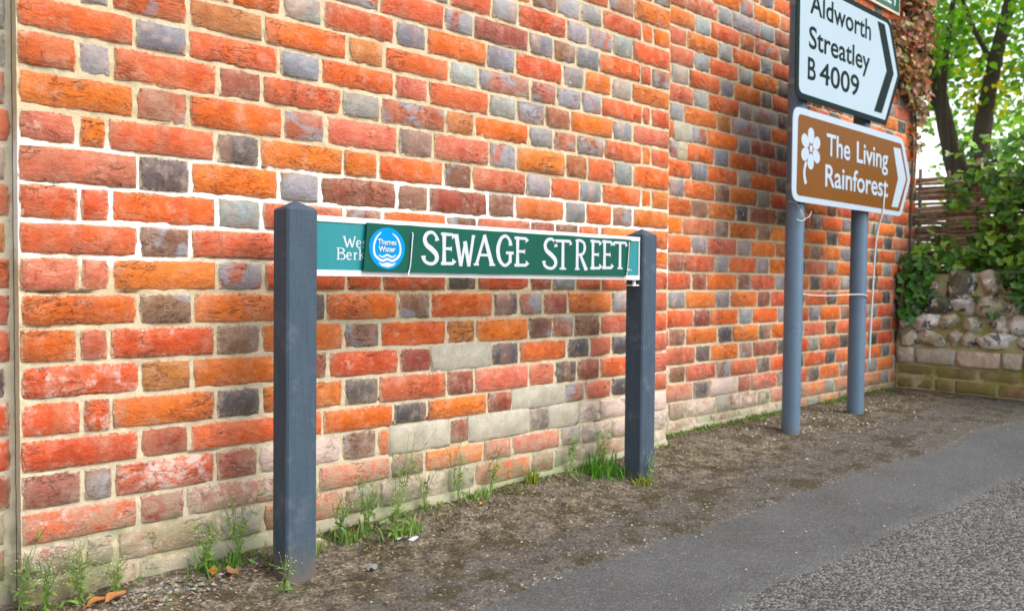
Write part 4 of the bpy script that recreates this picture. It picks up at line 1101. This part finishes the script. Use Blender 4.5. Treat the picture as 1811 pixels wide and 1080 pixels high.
def tuft(u, y, h, n, seed, label, cols, name='grass_tuft', width=.03):
    rg = random.Random(seed); z = zg(u, y)+.003; mb = MB(); C = []
    for k in range(n):
        a = rg.uniform(0, 6.28); bu, by = u+rg.gauss(0, width), min(-.006, y+rg.gauss(0, width*.5)); hh = h*rg.uniform(.35, 1); sp = hh*rg.uniform(.1,.8)
        zb = zg(bu, by)+.001
        dx, dy = math.cos(a)*sp, min(math.sin(a)*sp, -.004-by); w_ = rg.uniform(.0012,.0030); px, py = -math.sin(a)*w_, math.cos(a)*w_
        V = [(bu+px,by+py,zb),(bu-px,by-py,zb),(bu+dx*.35-px,by+dy*.35-py,zb+hh*.6),(bu+dx*.35+px,by+dy*.35+py,zb+hh*.6),(bu+dx,by+dy,zb+hh*.9)]
        mb.add(V, [(0,1,2,3),(3,2,4)]); c = rg.choice(cols); kk = rg.uniform(.7,1.3); C += [(c[0]*kk,c[1]*kk,c[2]*kk,1)]*5
    o = mb.build(name, M['weed'], None, (u, y, z)); set_attr(o.data, 'Col', C)
    return tag(o, label, 'grass' if name == 'grass_tuft' else 'weed', 'grass tufts along the wall foot')
WEEDS = [(.365,-.05,.13,5,'spindly flowering weed at the bottom left corner of the panel'),(.43,-.045,.15,6,'second flowering weed from the bottom left corner, against the lowest bricks'),(.50,-.05,.10,4,'short flowering weed beside the fallen orange leaves'),
         (.69,-.05,.16,6,'flowering weed left of the nearer post, against mossy bricks'),(.765,-.06,.24,7,'tall green weed just left of the nearer post'),(.80,-.235,.11,2,'single white-flowered weed in front of the nearer post'),
         (.955,-.05,.20,7,'bushy flowering weed just right of the nearer post'),(1.03,-.075,.16,6,'flowering weed a hand right of the nearer post'),(1.12,-.06,.18,6,'thin flowering weed under the blue emblem'),(1.22,-.05,.34,5,'tallest leaning weed with white flowers below the letter S'),
         (1.16,-.13,.16,5,'straggling weed standing forward on the verge below SEWAGE'),(1.33,-.03,.20,4,'slender flowering weed below the letter W'),(1.45,-.03,.24,3,'wispy weed against the cement patched bricks'),(1.58,-.03,.18,4,'slender weed below the gap between the two words'),
         (2.03,-.085,.25,6,'tall weed beside the farther post'),(2.12,-.215,.14,2,'single stem leaning in front of the farther post'),(1.93,-.03,.16,4,'slim weed left of the farther post'),(.33,-.0,.20,4,'flowering weed in the gap left of the panel')]
for i, (u, y, h, ns, lb) in enumerate(WEEDS):
    weed(u, min(y, -.012), h, ns, 100+i, lb, .35, 12 if ns > 4 else 5, .25 if i == 9 else 0.0)
YG = ((.17,.24,.03),(.25,.27,.03)); BG = ((.06,.19,.02),(.09,.25,.025),(.12,.27,.04))
TUFTS = [(2.015,-.085,.10,150,'bright green grass tuft at the foot of the farther post',BG,.040),(2.06,-.13,.06,60,'small green grass tuft in front of the farther post',BG,.03),(2.09,-.215,.05,40,'low yellow-green grass at the farther post front',YG,.02),
         (.90,-.10,.07,70,'grass tuft hugging the right side of the nearer post',WG,.03),(1.06,-.09,.05,70,'thin grass patch right of the nearer post',WG,.045),(1.20,-.12,.05,90,'thin grass around the tallest leaning weed',WG,.028),(.73,-.05,.06,60,'grass patch left of the nearer post',BG,.035),
         (1.75,-.035,.075,50,'yellow-green seedling clump at the wall foot below STREET',YG,.014),(1.52,-.04,.05,40,'small grass clump below the gap between the words',WG,.03)]
for i, (u, y, h, n, lb, cs, w_) in enumerate(TUFTS): tuft(u, y, h, n, 300+i, lb, cs, width=w_)
# low green growth along the foot of the right wall (too dense to count)
mb = MB(); C = []; rg = random.Random(77)
for k in range(6500):
    u = rg.uniform(.35, 4.7); f = float(fbm(np.array([u*4+3]), np.array([1.5]), 3)[0])
    wl_ = 0 if u < U_R else REC_R
    if rg.random() > max(0, (f-.36))*4*(1.25 if u > 2.5 else .5): continue
    if 3.6 < u < 3.85: continue
    y = wl_-.012-abs(rg.gauss(0, .030)); z = zg(u, y); s = rg.uniform(.008,.020); a = rg.uniform(0, 6.28); t_ = rg.uniform(.2,1.0)
    dx, dy = math.cos(a)*s, math.sin(a)*s; hz = s*t_*1.5
    if y+dy > wl_-.006: dy = wl_-.006-y
    mb.add([(u,y,z),(u+dx*.5-dy*.35,y+dy*.5+dx*.35*(-1),z+hz*.6),(u+dx,y+dy,z+hz),(u+dx*.5+dy*.35,y+dy*.5-.001,z+hz*.5)], [(0,1,2,3)])
    c = rg.choice(((.08,.19,.02),(.12,.25,.03),(.17,.22,.05),(.20,.17,.06))); kk = rg.uniform(.6,1.2); C += [(c[0]*kk,c[1]*kk,c[2]*kk,1)]*4
o = mb.build('ground_cover', M['weed']); set_attr(o.data, 'Col', C); tag(o, 'low green seedlings and moss along the foot of the brick wall', 'ground cover', kind='stuff')

# ------------------------------------------------------------------ grit, litter, fallen leaves
M['grit'] = coloured('grit', .85, 0, bump=.3, bd=.002, sc=90)
mb = MB(); C = []; rg = random.Random(5)
def pebble(u, y, s, c, flat=.6):
    z = zg(u, y)+.0055+s*.15; k = len(mb.v)
    j = lambda: s*rg.uniform(.6,1.2)
    mb.add([(u+j(),y+rg.uniform(-.3,.3)*s,z),(u,y+j(),z),(u-j(),y,z),(u+rg.uniform(-.3,.3)*s,y-j(),z),(u+rg.uniform(-.3,.3)*s,y,z+j()*flat),(u,y,z-s*.5)], [(0,1,4),(1,2,4),(2,3,4),(3,0,4),(1,0,5),(2,1,5),(3,2,5),(0,3,5)])
    C.extend([(*c, 1)]*6)
PC = ((.20,.18,.15),(.14,.12,.10),(.30,.27,.23),(.09,.07,.05),(.18,.14,.10),(.42,.39,.34))
for k in range(3800):
    u = rg.uniform(-.1, 4.7)**1.0; f = rg.random()**1.4; y = -.02-f*.62
    if u > U_R: y += .08*(1-f)
    c = rg.choice(PC); pebble(u, y, rg.choice((.0016,.002,.0026,.0035,.005)), tuple(x*rg.uniform(.7,1.2) for x in c))
for k in range(420): pebble(rg.gauss(.60,.12), -.045-abs(rg.gauss(0,.055)), rg.uniform(.003,.008), tuple(x*rg.uniform(.8,1.2) for x in rg.choice(PC[:3])))
for k in range(200): pebble(rg.gauss(3.55,.35), -.02-abs(rg.gauss(0,.16)), rg.uniform(.003,.0075), tuple(x*rg.uniform(.9,1.2) for x in (.55,.52,.46)))
for k in range(160): pebble(rg.uniform(.8,5), rg.uniform(-2.2,-.6), rg.uniform(.0015,.004), (.55,.50,.42))
o = mb.build('gravel', M['grit']); set_attr(o.data, 'Col', C); tag(o, 'loose pale grit and small stones scattered on the verge', 'gravel', kind='stuff')
mb = MB(); C = []
for k in range(2600):
    u = rg.uniform(.3, 3.4); y = (-.015 if u < U_R else REC_R-.015)-abs(rg.gauss(0,.10)); z = zg(u, y)+.007; a = rg.uniform(0,3.14); L = rg.uniform(.002,.008); w_ = rg.uniform(.0005,.0016)
    dx, dy = math.cos(a)*L, math.sin(a)*L; h_ = rg.uniform(0,.005)
    mb.add([(u-dx+dy*w_/L,y-dy-dx*w_/L,z),(u-dx-dy*w_/L,y-dy+dx*w_/L,z),(u+dx-dy*w_/L,y+dy+dx*w_/L,z+h_),(u+dx+dy*w_/L,y+dy-dx*w_/L,z+h_)], [(0,1,2,3)])
    c = rg.choice(((.20,.12,.06),(.30,.20,.10),(.13,.08,.05),(.36,.28,.17))); C += [(*c, 1)]*4
o = mb.build('leaf_litter', M['deadleaf']); set_attr(o.data, 'Col', C); tag(o, 'brown crumbs of dead leaf and straw along the wall foot', 'leaf litter', kind='stuff')
def dry_leaf(u, y, s, rot, c, label, lift=.012):
    z = zg(u, y)+.012; mb = MB(); nx = 6; V = []
    for i in range(nx+1):
        t = i/nx; w_ = math.sin(math.pi*min(.97, t*.92+.06))**.8*.34
        for j in (-1, -.4, .4, 1):
            x, yy = t-.5, w_*j; zz = .16*j*j*w_*2+.10*math.sin(t*5+rot)
            V.append((u+s*(x*math.cos(rot)-yy*math.sin(rot)), y+s*(x*math.sin(rot)+yy*math.cos(rot)), z+s*zz+lift*(t if s > .03 else 0)))
    mb.add(V, [(i*4+j, i*4+j+1, (i+1)*4+j+1, (i+1)*4+j) for i in range(nx) for j in range(3)])
    p = V[1]; q = Vector(V[0])*.5+Vector(V[3])*.5; d = (q-Vector(V[5])).normalized()*s*.35
    mb.tube([q, q+d], [.0009,.0006], 4)
    o = mb.build('dry_leaf', M['deadleaf'], None, (u, y, z), True); set_attr(o.data, 'Col', [(*c, 1)]*len(mb.v))
    return tag(o, label, 'leaf', 'dry leaves on the verge')
dry_leaf(.492,-.075,.050,.5,(.46,.20,.075),'larger dry orange leaf on the grit at the bottom left')
dry_leaf(.455,-.075,.040,.2,(.44,.17,.04),'dry orange leaf lying left of the larger orange leaf')
dry_leaf(.70,-.075,.034,1.2,(.42,.16,.03),'crumpled orange leaf among weeds left of the nearer post')
dry_leaf(.735,-.10,.034,2.1,(.30,.14,.06),'brown curled leaf nearest the left side of the nearer post')
dry_leaf(.715,-.02,.022,.4,(.62,.16,.015),'tiny bright orange leaf caught in weeds by the post',.03)
dry_leaf(1.09,-.04,.030,.9,(.20,.09,.03),'dark brown leaf against the wall foot right of the nearer post')
dry_leaf(1.50,-.085,.022,.2,(.50,.36,.05),'small yellow leaf on the dirt below SEWAGE')
def scrap(u, y, L, W_, rot, c, label):
    z = zg(u, y)+.011; mb = MB(); V = []
    for i in range(5):
        for j in range(3):
            x, yy = (i/4-.5)*L, (j/2-.5)*W_*(1-.3*abs(i/4-.5)); V.append((u+x*math.cos(rot)-yy*math.sin(rot), y+x*math.sin(rot)+yy*math.cos(rot), z+.006*math.sin(i*1.7+j)))
    mb.add(V, [(i*3+j, i*3+j+1, (i+1)*3+j+1, (i+1)*3+j) for i in range(4) for j in range(2)])
    o = mb.build('litter_scrap', M[c], None, (u, y, z), True); return tag(o, label, 'litter')
scrap(1.185,-.155,.055,.008,-.5,'white_p','thin white strip of litter on the verge below SEWAGE')
scrap(1.02,-.24,.034,.018,.3,'sign_back','crumpled grey foil scrap on the verge right of the nearer post')
mb = MB(); me = stone_mesh(.038,.030,.024,rg); set_attr(me,'Col',[(.30,.25,.15,1)]*len(me.vertices)); o = link('loose_stone', me, M['flint'], None, (.955,-.075,zg(.955,-.075)+.016), True); tag(o,'rounded buff stone lying against the right side of the nearer post','stone')
